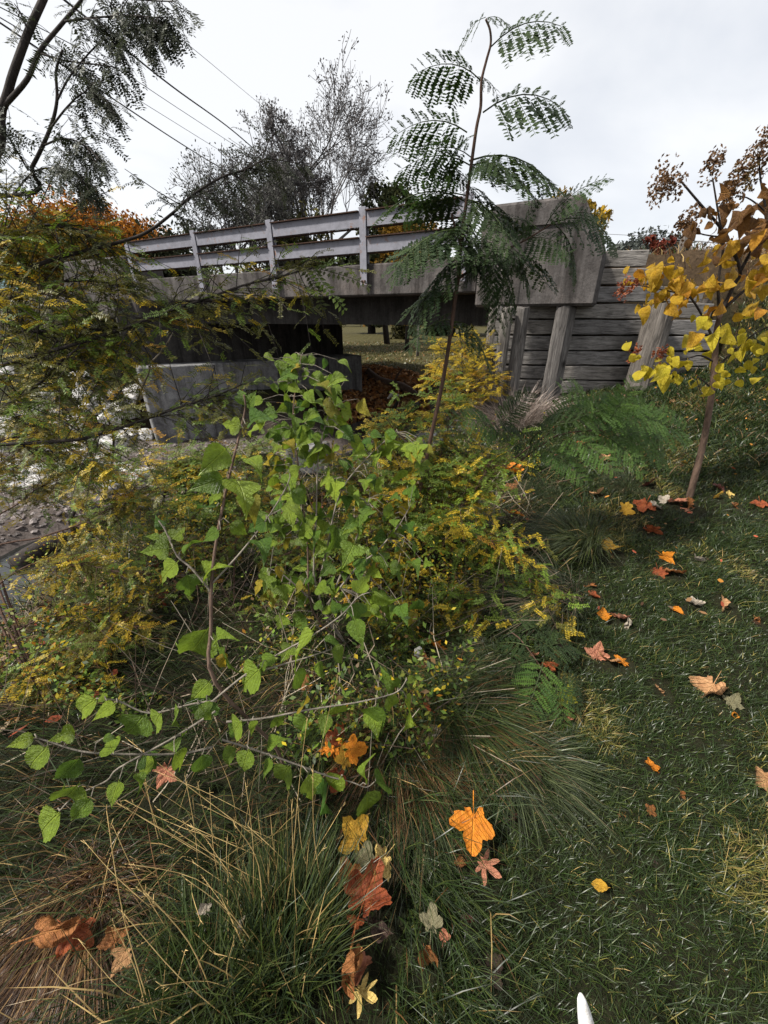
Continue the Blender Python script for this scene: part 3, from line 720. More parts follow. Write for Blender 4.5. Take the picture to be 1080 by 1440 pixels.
L1 = [(344, 572, 338, 545), (346, 575, 358, 552), (342, 602, 309, 594), (345, 596, 376, 578), (322, 627, 284, 664), (346, 640, 373, 665), (331, 667, 349, 710), (319, 671, 264, 690), (340, 690, 366, 735, 'y'),
      (313, 690, 290, 708), (305, 712, 275, 712), (322, 735, 349, 752), (310, 745, 285, 760), (408, 672, 424, 650), (408, 690, 432, 708), (395, 705, 426, 724), (380, 735, 403, 754), (375, 730, 350, 745), (360, 755, 375, 775),
      (243, 771, 202, 775, 'l'), (243, 765, 203, 748, 'l'), (252, 788, 218, 822, 'l'), (262, 805, 270, 842, 'l'), (255, 780, 277, 755), (232, 745, 217, 728), (240, 760, 262, 738, 'l'), (285, 815, 300, 790),
      (295, 883, 252, 940), (308, 903, 332, 953), (298, 955, 262, 993), (292, 978, 276, 1015), (303, 925, 325, 935, 'y'), (300, 900, 320, 888),
      (443, 880, 408, 933), (412, 903, 395, 932), (388, 918, 358, 948, 'l'), (368, 938, 333, 972, 'l'), (455, 900, 484, 905), (466, 913, 488, 930), (446, 928, 456, 960), (415, 944, 425, 970), (497, 866, 510, 914), (503, 842, 500, 884, 'l'),
      (520, 833, 560, 853), (500, 838, 518, 806, 'l'), (480, 862, 462, 843), (430, 1006, 418, 1042), (458, 1000, 455, 1036), (522, 990, 531, 1037), (516, 990, 540, 1030), (572, 982, 582, 1024), (560, 970, 540, 950), (545, 978, 556, 1005), (572, 955, 588, 955),
      (475, 990, 470, 1008), (420, 998, 436, 984, 'y'), (360, 1010, 350, 1035), (385, 1006, 398, 1022), (340, 1012, 325, 1035), (405, 1076, 391, 1114), (383, 1066, 370, 1092), (433, 1086, 441, 1132), (452, 1090, 434, 1125), (456, 1095, 453, 1140), (482, 1090, 455, 1110),
      (515, 1103, 508, 1062), (528, 1098, 549, 1104), (517, 1112, 516, 1160), (372, 1050, 396, 1038), (330, 1048, 315, 1080), (350, 1052, 340, 1085), (135, 982, 102, 1008), (165, 988, 132, 1010), (205, 1003, 176, 1038), (225, 1002, 213, 1032), (250, 994, 244, 1020), (278, 990, 300, 1015),
      (150, 985, 140, 975), (128, 1120, 95, 1162), (84, 1141, 45, 1183), (110, 1106, 78, 1136), (168, 1095, 154, 1135), (215, 1060, 195, 1098), (260, 1030, 240, 1055), (51, 1036, 9, 1050), (110, 1026, 72, 1042), (68, 1048, 32, 1087), (114, 1065, 73, 1106), (142, 1040, 166, 1036), (160, 1060, 150, 1030), (200, 1060, 220, 1082), (245, 1058, 262, 1085),
      (190, 1085, 205, 1110), (285, 1060, 280, 1095), (318, 1030, 345, 1012)]
px_leaves(m1, L1, Y1, stems, 11)
m2 = thing('mulberry_sapling', 'leafy mulberry bush with dense mid green leaves below the bridge opening, centre', 'sapling', (-.18, 1.42, h1(-.18, 1.42)))
Y2 = lambda x, y: float(np.interp(y, [490, 620, 780, 900], [1.62, 1.5, 1.38, 1.3]))
def PL2(l): return [PY(x, y, Y2(x, y)) for x, y in l]
base = Vector(m2.location); stems = []
SP = [[(440, 860), (432, 760), (420, 660), (412, 590), (418, 530), (424, 500)], [(450, 850), (462, 760), (480, 690), (520, 640), (556, 608)], [(445, 830), (445, 720), (448, 640), (460, 590), (466, 575)], [(460, 850), (500, 800), (530, 775), (560, 740), (575, 715)], [(440, 845), (400, 810), (380, 800)], [(470, 830), (500, 760), (520, 700)]]
for i, p in enumerate(SP): stems += stem_tube(m2, ([base] if i < 3 else []) + PL2(p), .005, .0018, M_barkG if i else M_barkB, 'branch')
rg = random.Random(5)
L2 = [(455, 583, 472, 603), (476, 598, 500, 622), (456, 624, 424, 648), (559, 608, 532, 623), (575, 618, 577, 645, 'l'), (475, 735, 469, 778), (503, 738, 509, 758), (571, 733, 581, 752, 'l'), (388, 812, 370, 838, 'l'), (396, 818, 401, 848, 'l'), (380, 800, 362, 812), (428, 800, 440, 833, 'l'), (430, 803, 412, 790, 'l'),
      (470, 620, 462, 650, 'y'), (395, 640, 386, 668, 'y'), (400, 618, 415, 630, 'y'), (410, 600, 392, 612), (440, 600, 420, 615), (505, 700, 522, 716, 'l'), (520, 690, 540, 672, 'l'), (500, 760, 486, 790, 'l'), (530, 775, 545, 800, 'l'), (515, 780, 500, 815, 'l'), (470, 790, 452, 810, 'l'), (465, 770, 485, 748, 'l'), (440, 740, 420, 755, 'l')]
for k in range(58):
    bx = rg.gauss(428, 30); by = rg.uniform(500, 600); an = rg.uniform(.2, 2.9); l = rg.uniform(18, 34)
    L2.append((bx, by, bx + l * math.cos(an), by + l * math.sin(an) * .8, 'y' if rg.random() < .1 else ''))
for k in range(200):
    bx = rg.uniform(375, 600); by = rg.uniform(600, 870); an = rg.uniform(.1, 3.0); l = rg.uniform(12, 26)
    L2.append((bx, by, bx + l * math.cos(an), by + l * math.sin(an), 'y' if rg.random() < .12 else ('l' if rg.random() < .4 else '')))
px_leaves(m2, L2, Y2, stems, 12)

# ------------------------------------------------------------------ mimosa saplings with feathery fronds
def frond(par, b, t, up, npair, plen, mat, seed, droop=.25, sag=.18):
    """a feather leaf: arching stalk with paired feathers (pinnae), each a child of the frond"""
    rg = random.Random(seed); L = (t - b).length; sgn = 1
    M = orient(b, t, up); Mi = M.inverted()
    pts = [Vector((0, s, .28 * s * (1 - s) * 1.6 - sag * s * s * .4)) for s in np.linspace(0, 1, 7)]
    V = []; T = []; strip(V, T, pts, .011, .004)
    o = put('frond', tri_mesh('frond_stalk', np.array([tuple(v) for v in V]), np.array(T), M_mim), par, off(par) @ M)
    dn = (Mi.to_3x3() @ Vector((0, 0, -1))).normalized()
    for i in range(npair):
        s = .16 + .84 * (i / (npair - 1)); p = Vector((0, s, .28 * s * (1 - s) * 1.6 - sag * s * s * .4))
        pl = plen * (0.72 + .5 * math.sin(math.pi * min(1, .12 + .8 * s)) - .25 * s)
        for sg in (-1, 1):
            fw = .25 + .55 * s + rg.uniform(-.08, .08)
            dr = (Vector((sg, fw, 0)).normalized() + dn * ((droop if sg * sgn > 0 or droop < .5 else -.5) + rg.uniform(-.10, .16))).normalized()
            nm = Vector((0, 0, 1)) + Vector((rg.uniform(-.3, .3), rg.uniform(-.3, .3), 0))
            put('feather', shared('feather', PIN[rg.randrange(3)], mat), o, orient(p, p + dr * pl * rg.uniform(.88, 1.08) * (1 if sg * sgn > 0 or droop < .5 else .5), nm))
    return o
s1 = thing('mimosa_sapling', 'tall slender mimosa sapling with feathery fronds rising above the bridge into the sky', 'sapling', (.06, 2.16, h1(.06, 2.16)))
YM = 2.1
def PM(l): return [PY(x, y, YM) for x, y in l]
stem_tube(s1, [Vector(s1.location) - Vector((0, 0, .05))] + PM([(568, 790), (575, 740), (590, 690), (607, 610), (622, 540), (632, 480), (640, 420), (645, 385), (648, 340), (655, 290), (663, 230), (670, 180), (676, 150), (677, 115), (684, 85), (690, 62), (689, 42), (683, 27)]), .0135, .0034, M_barkR, 'trunk', 4, 8)
stem_tube(s1, PM([(644, 392), (665, 378), (700, 357), (740, 337), (780, 312)]), .007, .003, M_barkR, 'branch')
stem_tube(s1, PM([(648, 345), (640, 320), (635, 300)]), .005, .003, M_barkR, 'branch')
stem_tube(s1, PM([(600, 640), (560, 610), (545, 590)]), .004, .002, M_barkR, 'branch')
FR = [  # base, tip, pairs, feather length, droop
    (690, 66, 789, 26, 8, .55, .85), (683, 24, 646, 62, 6, .55, .6), (684, 26, 716, 34, 5, .5, .3), (676, 113, 590, 92, 9, .60, .7), (668, 108, 700, 128, 5, .40, .3), (679, 158, 789, 138, 8, .58, .85), (657, 186, 560, 178, 9, .55, .7),
    (664, 222, 590, 212, 8, .5, .8), (662, 232, 748, 262, 8, .5, .35), (660, 240, 700, 225, 6, .5, .5), (656, 275, 572, 296, 8, .5, .5), (655, 285, 728, 312, 8, .5, .4), (652, 300, 592, 268, 8, .55, .6), (650, 325, 562, 362, 9, .5, .4), (648, 345, 722, 352, 8, .5, .5),
    (648, 300, 668, 360, 7, .5, .4), (646, 360, 600, 420, 7, .5, .4), (643, 400, 568, 440, 8, .35, .5), (637, 440, 600, 462, 6, .4, .4), (634, 452, 678, 478, 7, .4, .4), (646, 350, 690, 400, 7, .5, .5), (650, 330, 625, 330, 6, .5, .5), (660, 250, 632, 252, 7, .5, .6), (668, 190, 640, 215, 6, .45, .6), (655, 270, 690, 280, 7, .5, .6),
    (780, 312, 862, 330, 9, .45, .9), (778, 314, 812, 386, 8, .5, .4), (740, 337, 800, 350, 8, .5, .7), (760, 325, 690, 308, 8, .45, .6), (715, 350, 745, 405, 7, .5, .4), (700, 357, 690, 420, 7, .45, .4), (765, 320, 845, 246, 9, .40, .5), (735, 340, 760, 268, 8, .45, .5), (780, 312, 846, 300, 8, .45, .8), (690, 362, 650, 395, 6, .45, .4)]
r0_ = random.Random(8)
FR += [(bx + r0_.uniform(-3, 3), by + r0_.uniform(-12, 12), tx + r0_.uniform(-32, 32), ty + r0_.uniform(-26, 34), n_, pl, dr) for bx, by, tx, ty, n_, pl, dr in FR if by > 200 and bx < 735 ]
for i, (bx, by, tx, ty, n_, pl, dr) in enumerate(FR):
    rg = random.Random(100 + i); b = PY(bx, by, YM + .01); dY = rg.uniform(-.16, .16) if by > 200 else rg.uniform(-.05, .05)
    if bx > 730: b = PY(bx, by, YM + .02)
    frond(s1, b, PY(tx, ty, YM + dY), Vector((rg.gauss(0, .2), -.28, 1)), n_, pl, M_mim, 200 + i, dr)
s2 = thing('mimosa_sapling', 'low mimosa sapling leaning right with bright feathery fronds before the timber wall', 'sapling', (.55, 2.35, h1(.55, 2.35)))
stem_tube(s2, [Vector(s2.location), PY(640, 725, 2.35), PY(690, 672, 2.4), PY(740, 632, 2.45), PY(790, 598, 2.45), PY(835, 574, 2.4)], .010, .003, M_barkR, 'trunk')
stem_tube(s2, [PY(640, 725, 2.35), PY(680, 690, 2.3), PY(730, 650, 2.25), PY(785, 612, 2.2), PY(850, 605, 2.15)], .008, .003, M_barkR, 'trunk')
stem_tube(s2, [PY(625, 735, 2.35), PY(640, 690, 2.45), PY(665, 640, 2.5), PY(700, 580, 2.6)], .006, .003, M_barkR, 'trunk')
FR = [(700, 610, 642, 585), (740, 632, 690, 600), (745, 625, 800, 590), (770, 612, 815, 552), (790, 598, 868, 556), (800, 594, 905, 566), (825, 578, 935, 592), (810, 606, 900, 622), (830, 606, 965, 600), (850, 605, 940, 640), (835, 606, 905, 660), (790, 612, 862, 655), (760, 628, 820, 672), (735, 648, 760, 690), (700, 600, 745, 552), (680, 690, 640, 660), (660, 650, 620, 625), (850, 600, 890, 540), (830, 578, 800, 545)]
for i, (bx, by, tx, ty) in enumerate(FR):
    rg = random.Random(300 + i); Y = 2.25 + .1 * math.sin(i)
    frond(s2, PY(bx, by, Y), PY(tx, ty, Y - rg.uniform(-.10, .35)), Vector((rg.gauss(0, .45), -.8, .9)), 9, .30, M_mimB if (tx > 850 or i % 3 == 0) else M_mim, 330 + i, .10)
s3 = thing('mimosa_seedling', 'small green mimosa seedling spreading flat over the lawn edge', 'seedling', tuple(G(700, 905)[0]))
b3 = Vector(s3.location)
stem_tube(s3, [b3, G(715, 920)[0] + Vector((0, 0, .14)), G(748, 955)[0] + Vector((0, 0, .12)), G(770, 985)[0] + Vector((0, 0, .08))], .004, .002, M_barkR)
stem_tube(s3, [b3, G(700, 880)[0] + Vector((0, 0, .2)), G(698, 850)[0] + Vector((0, 0, .25)), G(690, 815)[0] + Vector((0, 0, .3))], .004, .002, M_barkR)
FR = [(740, 945, 692, 920), (745, 950, 800, 925), (750, 960, 705, 965), (755, 965, 735, 1025), (765, 980, 790, 1030), (765, 975, 815, 985), (720, 925, 690, 890), (725, 930, 770, 905), (700, 870, 660, 860), (698, 860, 745, 850), (695, 835, 655, 825), (695, 830, 730, 815), (700, 880, 735, 900), (690, 815, 680, 785), (768, 985, 812, 1012), (735, 935, 780, 950)]
for i, (bx, by, tx, ty) in enumerate(FR):
    rg = random.Random(400 + i); z = .16 + .03 * math.sin(i * 3)
    b = G(bx, by)[0] + Vector((0, 0, z)); t = G(tx, ty)[0] + Vector((0, 0, z * rg.uniform(.35, .8)))
    frond(s3, b, t, Vector((0, -.2, 1)), 7, .36, M_mimB if i in (3, 4, 9, 11) else M_mim, 430 + i, .1)

# ------------------------------------------------------------------ locust trees and bushes with small pinnate leaves
LCOL = {'locust_dark': (.03, .038, .018), 'locust_olive': (.095, .095, .014), 'locust_yellow': (.40, .29, .018), 'locust_green': (.11, .17, .018)}
def locust(par, branches, pick, seed, nfr, flen=(.10, .15), twl=.35, r=(.008, .0025), mat=None, start=.25, spread=1.0, droopz=-.25, hang=0.0, barkm=None, dens=None):
    """branches: lists of points; twigs leave the branches and carry alternate pinnate leaves"""
    rg = random.Random(seed); tw = MB(); items = []
    paths = []
    for p in branches:
        sp_ = smoothpath(p, 5); mb = MB(); mb.tube(sp_, taper(len(sp_), *r), 7); mb.build('branch', barkm or M_barkD, par, True); paths.append(sp_)
    lens = [sum((b - a).length for a, b in zip(p[:-1], p[1:])) for p in paths]; tot = sum(lens); k = 0
    while len(items) < nfr:
        x = rg.uniform(0, tot); i = 0
        while x > lens[i] and i < len(lens) - 1: x -= lens[i]; i += 1
        p = paths[i]; f = max(start, min(.999, x / max(lens[i], 1e-6)))
        if f == start: f = rg.uniform(start, 1)
        j = min(int(f * (len(p) - 1)), len(p) - 2); q = p[j].lerp(p[j + 1], f * (len(p) - 1) - j); tan = (p[j + 1] - p[j]).normalized()
        d = (tan * .7 + rv(.6 * spread) + Vector((0, 0, droopz))).normalized(); L = twl * rg.uniform(.4, 1.1) * (1.15 - .5 * f)
        tp = [q, q + d * L * .5 + rv(.02 * L), q + d * L + Vector((0, 0, droopz * .3 * L)) + rv(.05 * L)]
        tw.tube(tp, [r[1] * .8, r[1] * .55, r[1] * .35], 4)
        nf = max(2, int(L / .045)); mt = pick(rg)
        for m_ in range(nf):
            t = (m_ + .5) / nf; b = tp[0].lerp(tp[1], t * 2) if t < .5 else tp[1].lerp(tp[2], t * 2 - 1)
            sd = d.cross(Vector((0, 0, 1))); sd = sd.normalized() if sd.length > .05 else Vector((1, 0, 0))
            dr = (sd * (1 if m_ % 2 else -1) + d * .6 + Vector((0, 0, -hang)) + rv(.25)).normalized()
            fl = rg.uniform(*flen); items.append((rg.randrange(5), orient(b, b + dr * fl, Vector((rg.gauss(0, .4), -.2 + rg.gauss(0, .4), 1))), mt if rg.random() < .8 else pick(rg)))
    tw.build('twig', barkm or M_barkD, par, kind='stuff')
    items.sort(key=lambda it: (it[1].translation - cam.location).length / it[1].col[1].to_3d().length)
    mx_ = 290
    for it in items[:mx_]: put('compound_leaf', shared('compound_leaf', LOC[it[0]], it[2]), par, off(par) @ it[1])
    if len(items) > mx_: merged(par, 'foliage', [(LOC[i], M, np.array(LCOL[mt.name]) * rg.uniform(.7, 1.25)) for i, M, mt in items[mx_:]], None)
def choose(**kw):
    ks = [globals()['M_loc' + k] for k in kw]; ws = list(kw.values())
    return lambda rg: rg.choices(ks, ws)[0]
# overhead locust: trunk left of the frame, dark limbs against the sky
tx, ty = -3.1, 2.2
t1 = thing('locust_tree', 'tall locust tree with dark feathery limbs hanging into the sky at upper left', 'tree', (tx, ty, h1(tx, ty) - .1))
tp = [Vector(t1.location), Vector((tx + .05, ty, 1.2)), Vector((-2.75, 2.1, 2.0))]
stem_tube(t1, tp, .11, .07, M_barkD, 'trunk', 4, 10)
Q = tp[-1]
br = [[Q, PY(-40, 240, 2.0), PY(3, 152, 2.0), PY(18, 105, 2.0), PY(40, 45, 2.02), PY(64, -8, 2.05), PY(90, -70, 2.1)]]
mb = MB(); sp_ = smoothpath(br[0], 5); mb.tube(sp_, taper(len(sp_), .016, .0095), 9); mb.build('limb', M_barkD, t1, True)
limbs = [[PY(3, 152, 2.0), PY(38, 112, 1.98), PY(56, 72, 1.98), PY(90, 30, 2.0), PY(118, -5, 2.0), PY(150, -60, 2.0)], [Q, PY(18, 275, 1.95), PY(45, 235, 1.9), PY(70, 182, 1.9), PY(80, 142, 1.9), PY(79, 100, 1.9), PY(88, 70, 1.9)]]
for l in limbs: mb = MB(); sp_ = smoothpath(l, 5); mb.tube(sp_, taper(len(sp_), .0085, .0035), 8); mb.build('limb', M_barkD, t1, True)
locust(t1, [[PY(56, 75, 1.98), PY(90, 85, 1.95), PY(130, 90, 1.9), PY(165, 95, 1.9)], [PY(90, 30, 2.0), PY(130, 25, 1.95), PY(180, 22, 1.9), PY(225, 25, 1.85)], [PY(70, 182, 1.9), PY(95, 150, 1.85), PY(120, 130, 1.85), PY(150, 140, 1.8)], [PY(80, 142, 1.9), PY(100, 105, 1.9), PY(140, 60, 1.95), PY(160, 55, 1.95)],
            [PY(60, 205, 1.9), PY(90, 195, 1.85), PY(120, 205, 1.85), PY(140, 225, 1.8)], [PY(40, 240, 1.9), PY(10, 190, 1.85), PY(0, 180, 1.8)], [PY(18, 275, 1.95), PY(50, 240, 1.9), PY(95, 240, 1.85), PY(125, 262, 1.8)], [PY(40, 45, 2.0), PY(30, 20, 2.0), PY(20, 5, 2.0)], [PY(118, -5, 2.0), PY(160, -8, 1.95), PY(205, 0, 1.9), PY(245, 2, 1.85)]],
       choose(D=1), 21, 620, (.055, .085), .15, (.0035, .0014), hang=.75, start=.15)
# spreading honey locust: long near-horizontal boughs, yellowing
hx, hy = -2.7, 1.7
t2 = thing('honey_locust', 'honey locust with long arching boughs of olive and yellow leaves along the left side', 'tree', (hx, hy, h1(hx, hy) - .1))
H0 = Vector(t2.location); H1 = Vector((hx + .1, hy, .9)); H2 = Vector((hx + .2, hy + .05, 1.7))
stem_tube(t2, [H0, H1, H2, Vector((hx + .3, hy + .1, 2.3))], .09, .05, M_barkD, 'trunk', 4, 10)
D = lambda l, Y: [PY(x, y, Y + .0006 * x) for x, y in l]
locust(t2, [[H2, PY(-60, 405, 1.9)] + D([(0, 390), (40, 378), (80, 363), (140, 348), (200, 330), (240, 302), (270, 275), (310, 250), (345, 238), (375, 222)], 1.9)], choose(D=1), 33, 110, (.06, .10), .28, (.010, .003), start=.62, hang=.4, droopz=-.05)
locust(t2, [[H1, PY(-60, 540, 1.8)] + D([(0, 515), (60, 497), (120, 480), (180, 460), (230, 440), (290, 420), (340, 402), (390, 390), (440, 376)], 1.8), [H1, PY(-70, 628, 1.7)] + D([(0, 625), (60, 622), (110, 618), (150, 608), (210, 588), (260, 570), (300, 558), (342, 540)], 1.7),
            [H2, PY(-60, 470, 1.9)] + D([(0, 468), (60, 466), (120, 463), (180, 462), (240, 440)], 1.9), [H1, PY(-40, 600, 1.75)] + D([(0, 575), (30, 558), (60, 535), (85, 508), (110, 490)], 1.75), [H2, PY(-60, 350, 1.9)] + D([(0, 335), (50, 318), (100, 320), (150, 345)], 1.9), [H2, PY(-50, 430, 1.95)] + D([(0, 425), (60, 400), (120, 395), (170, 400)], 1.95)],
       choose(O=5, Y=1.6, G=2.4), 22, 2350, (.065, .10), .44, (.010, .003), start=.20, hang=.12, spread=1.15)
mb = MB(); mb.tube([PY(190, 572, 2.2), PY(200, 545, 2.2), PY(209, 525, 2.2), PY(212, 510, 2.2), PY(225, 497, 2.2), PY(229, 488, 2.2)], taper(6, .006, .003), 5); mb.tube([PY(230, 490, 2.2), PY(237, 480, 2.2), PY(243, 468, 2.2)], [.003] * 3, 5); mb.build('bare_twig', M_barkG, t2, True)
# hanging feather at the bough's end
for k, (bx, by, tx, ty) in enumerate([(440, 376, 520, 385), (440, 378, 492, 425), (430, 378, 455, 430), (445, 376, 480, 350), (420, 382, 440, 350), (400, 388, 380, 430)]):
    b = PY(bx, by, 2.05); M = orient(b, PY(tx, ty, 2.0), Vector((.2, -.6, 1))); put('compound_leaf', shared('compound_leaf', LOC[k % 5], M_locG if k % 2 else M_locO), t2, off(t2) @ M)
# lower bush at the water's edge
b4 = thing('locust_bush', 'low locust bush of yellow olive sprays over the creek bank at the left edge', 'bush', tuple(G(60, 985)[0]))
q0 = Vector(b4.location)
locust(b4, [[q0, PY(20, 900, 1.5), PY(60, 870, 1.5), PY(120, 870, 1.5), PY(190, 880, 1.45)], [q0, PY(-10, 850, 1.5), PY(30, 800, 1.5), PY(90, 790, 1.55), PY(170, 805, 1.5)], [q0, PY(30, 960, 1.35), PY(60, 930, 1.3), PY(110, 905, 1.3), PY(150, 900, 1.3)], [q0, PY(-20, 790, 1.6), PY(60, 755, 1.7), PY(110, 738, 1.75), PY(160, 712, 1.8), PY(185, 700, 1.8)], [q0, PY(-20, 980, 1.2), PY(20, 960, 1.2), PY(60, 965, 1.2)], [q0, PY(-20, 760, 1.9), PY(30, 705, 2.0), PY(90, 665, 2.1), PY(130, 650, 2.2)], [q0, PY(-30, 700, 1.9), PY(20, 640, 2.0), PY(60, 600, 2.1)]],
       choose(O=4, Y=4, G=2), 23, 1700, (.06, .09), .30, (.006, .002), start=.45, hang=.1, barkm=M_barkR)
b5 = thing('locust_bush', 'bushy young locust of mixed green and golden leaflets round the mimosa stem', 'bush', tuple(G(585, 800)[0]))
q0 = Vector(b5.location)
YB = 2.1
locust(b5, [[q0, PY(600, 740, YB), PY(640, 690, YB), PY(655, 660, YB + .1)], [q0, PY(610, 750, YB), PY(660, 700, YB - .1), PY(690, 650, YB)], [q0, PY(560, 740, YB), PY(520, 700, YB - .1), PY(490, 660, YB)], [q0, PY(570, 720, YB), PY(560, 650, YB + .1), PY(555, 590, YB + .2)], [q0, PY(620, 770, YB), PY(680, 760, YB - .2), PY(730, 790, YB - .3), PY(755, 840, YB - .5)], [q0, PY(600, 700, YB), PY(620, 640, YB + .2), PY(640, 560, YB + .3)], [q0, PY(560, 790, YB - .1), PY(510, 780, YB - .3), PY(470, 760, YB - .3)], [q0, PY(590, 830, YB - .3), PY(560, 870, YB - .5), PY(540, 900, YB - .6)], [q0, PY(620, 830, YB - .3), PY(650, 860, YB - .5), PY(660, 890, YB - .5)]],
       choose(G=7, O=1.5, Y=4), 24, 3400, (.07, .11), .38, (.0075, .002), start=.3, hang=.1, barkm=M_barkR)
b6 = thing('locust_bush', 'dark green ferny locust bush on the creek slope left of the tall mulberry shoot', 'bush', tuple(G(225, 760)[0]))
q0 = Vector(b6.location)
locust(b6, [[q0, PY(230, 700, 2.9), PY(240, 660, 3.0), PY(290, 640, 3.0)], [q0, PY(200, 700, 2.9), PY(160, 670, 2.9), PY(120, 660, 2.9)], [q0, PY(250, 720, 2.8), PY(290, 690, 2.8), PY(330, 680, 2.8)], [q0, PY(240, 680, 3.0), PY(330, 640, 3.1), PY(380, 640, 3.1)]], choose(G=6, O=2, Y=1.5), 25, 1300, (.10, .15), .5, (.009, .003), start=.3)
b9 = thing('locust_bush', 'low feathery yellow green bush filling the bank behind the tall mulberry stem', 'bush', tuple(G(330, 870)[0]))
q0 = Vector(b9.location)
locust(b9, [[q0, PY(300, 800, 2.0), PY(250, 760, 2.1), PY(210, 740, 2.1)], [q0, PY(330, 780, 2.0), PY(340, 720, 2.1), PY(360, 670, 2.2)], [q0, PY(370, 800, 1.9), PY(420, 770, 1.9), PY(460, 740, 2.0)], [q0, PY(280, 850, 1.8), PY(220, 840, 1.8), PY(170, 820, 1.9)], [q0, PY(350, 860, 1.7), PY(390, 850, 1.7), PY(440, 850, 1.7)]], choose(G=6, O=2, Y=2.5), 28, 1300, (.05, .085), .34, (.006, .002), start=.2, hang=.1, barkm=M_barkR)
b7 = thing('locust_bush', 'olive brown locust thicket in front of the concrete pier, seen through the boughs', 'bush', tuple(G(150, 690)[0]))
q0 = Vector(b7.location)
locust(b7, [[q0, PY(160, 620, 3.6), PY(140, 560, 3.6), PY(180, 520, 3.6)], [q0, PY(100, 650, 3.5), PY(60, 600, 3.4), PY(30, 560, 3.4)], [q0, PY(120, 620, 3.5), PY(70, 540, 3.5), PY(60, 480, 3.5)]], choose(O=5, Y=1, G=1), 26, 700, (.11, .16), .5, (.013, .004), start=.3)
b8 = thing('golden_bush', 'golden leaved bush glowing under the bridge beside the dark timber piles', 'bush', tuple(P(655, 572, 5.0)))
q0 = Vector(b8.location) + Vector((0, 0, -.3))
locust(b8, [[q0, P(635, 525, 5.1), P(618, 485, 5.2)], [q0, P(650, 520, 5.1), P(650, 475, 5.2)], [q0, P(665, 525, 5.0), P(680, 482, 5.1)], [q0, P(640, 545, 4.9), P(615, 530, 4.9)], [q0, P(670, 540, 4.9), P(695, 530, 4.8)]], choose(Y=6, O=1), 27, 900, (.10, .16), .42, (.015, .004), start=.2)
# ------------------------------------------------------------------ small autumn tree with dried flower heads
hb, hd = G(970, 700)
ht = thing('flowering_tree', 'small tree with golden yellow leaves and dried brown flower heads on the right', 'tree', tuple(hb))
YH = hb.y
def PH(l, dy=0): return [PY(x, y, YH + dy) for x, y in l]
stem_tube(ht, [hb - Vector((0, 0, .05)), PY(985, 640, YH), PY(996, 585, YH), PY(1004, 525, YH), PY(1007, 470, YH), PY(1013, 442, YH)], .024, .014, M_barkB, 'trunk', 4, 10)
for l, r0 in (([(1013, 442), (1032, 401), (1041, 381), (1022, 334), (1005, 310), (984, 286), (957, 254)], .012), ([(1041, 381), (1063, 341), (1079, 305), (1092, 260)], .010), ([(1063, 341), (1079, 305), (1056, 281), (1037, 275)], .006), ([(1012, 445), (1010, 397), (1017, 348), (1010, 300), (1002, 250)], .009), ([(1004, 480), (988, 445), (969, 416), (945, 395)], .008), ([(1020, 432), (1051, 404), (1082, 370), (1110, 350)], .010), ([(1006, 510), (985, 500), (960, 505), (930, 500)], .007), ([(1005, 520), (1030, 495), (1060, 470), (1090, 455)], .008), ([(969, 416), (935, 408), (890, 400)], .005), ([(1022, 334), (990, 330), (968, 322)], .005), ([(1000, 545), (980, 530), (985, 550)], .005), ([(1079, 305), (1068, 240), (1072, 205)], .006)):
    stem_tube(ht, PH(l, .0), r0, r0 * .4, M_barkD if r0 < .02 else M_barkB, 'branch')
rg = random.Random(77); n_l = 0
def hyd(cx, cy, sx, sy, n, mat, lo=12, hi=20, lab=None):
    for _ in range(int(n * 1.2)):
        x, y = rg.gauss(cx, sx * 1.25), rg.gauss(cy, sy * 1.3); Y = YH + rg.gauss(0, .10); b = PY(x, y, Y); an = rg.gauss(1.57, .65); l = rg.uniform(lo, hi)
        d_ = b.y * CT - (b.z - EYE) * ST; t = P(x + l * math.cos(an) * .8, y + l * math.sin(an), d_ * (1 + rg.uniform(-.03, .03)))
        place_leaf(ht, shared('leaf', HYD[rg.randrange(4)], mat), b, t, (cam.location - b).normalized() * .6 + Vector((rg.gauss(0, .6), rg.gauss(0, .4), .3 + rg.gauss(0, .4))), 'leaf', lab)
hyd(925, 388, 24, 9, 22, M_hydY); hyd(965, 395, 25, 14, 24, M_hydY); hyd(915, 420, 18, 6, 9, M_hydY); hyd(985, 415, 20, 12, 12, M_hydY); hyd(1050, 385, 20, 14, 16, M_hydY); hyd(1075, 365, 14, 20, 12, M_hydY); hyd(1045, 415, 18, 10, 8, M_hydY)
hyd(915, 505, 18, 8, 14, M_hydL, lab='lemon yellow leaf'); hyd(950, 515, 15, 10, 13, M_hydL, lab='lemon yellow leaf'); hyd(1035, 470, 22, 10, 20, M_hydL, lab='lemon yellow leaf'); hyd(1068, 485, 12, 16, 12, M_hydL, lab='lemon yellow leaf'); hyd(1020, 525, 12, 12, 6, M_hydL, lab='lemon yellow leaf'); hyd(985, 545, 5, 8, 3, M_hydL, lab='lemon yellow leaf'); hyd(989, 445, 6, 5, 4, M_hydL, lab='lemon yellow leaf')
hyd(1010, 285, 16, 10, 9, M_hydB, 13, 22, 'rusty brown leaf'); hyd(985, 305, 14, 14, 9, M_hydB, 13, 22, 'rusty brown leaf'); hyd(1020, 325, 16, 14, 12, M_hydB, 13, 22, 'rusty brown leaf'); hyd(1050, 290, 12, 16, 9, M_hydB, 13, 22, 'rusty brown leaf'); hyd(1012, 350, 12, 10, 6, M_hydY, 18, 30); hyd(1070, 300, 9, 14, 7, M_hydB, 14, 26, 'rusty brown leaf'); hyd(1060, 335, 12, 10, 5, M_hydB, 18, 28, 'rusty brown leaf')
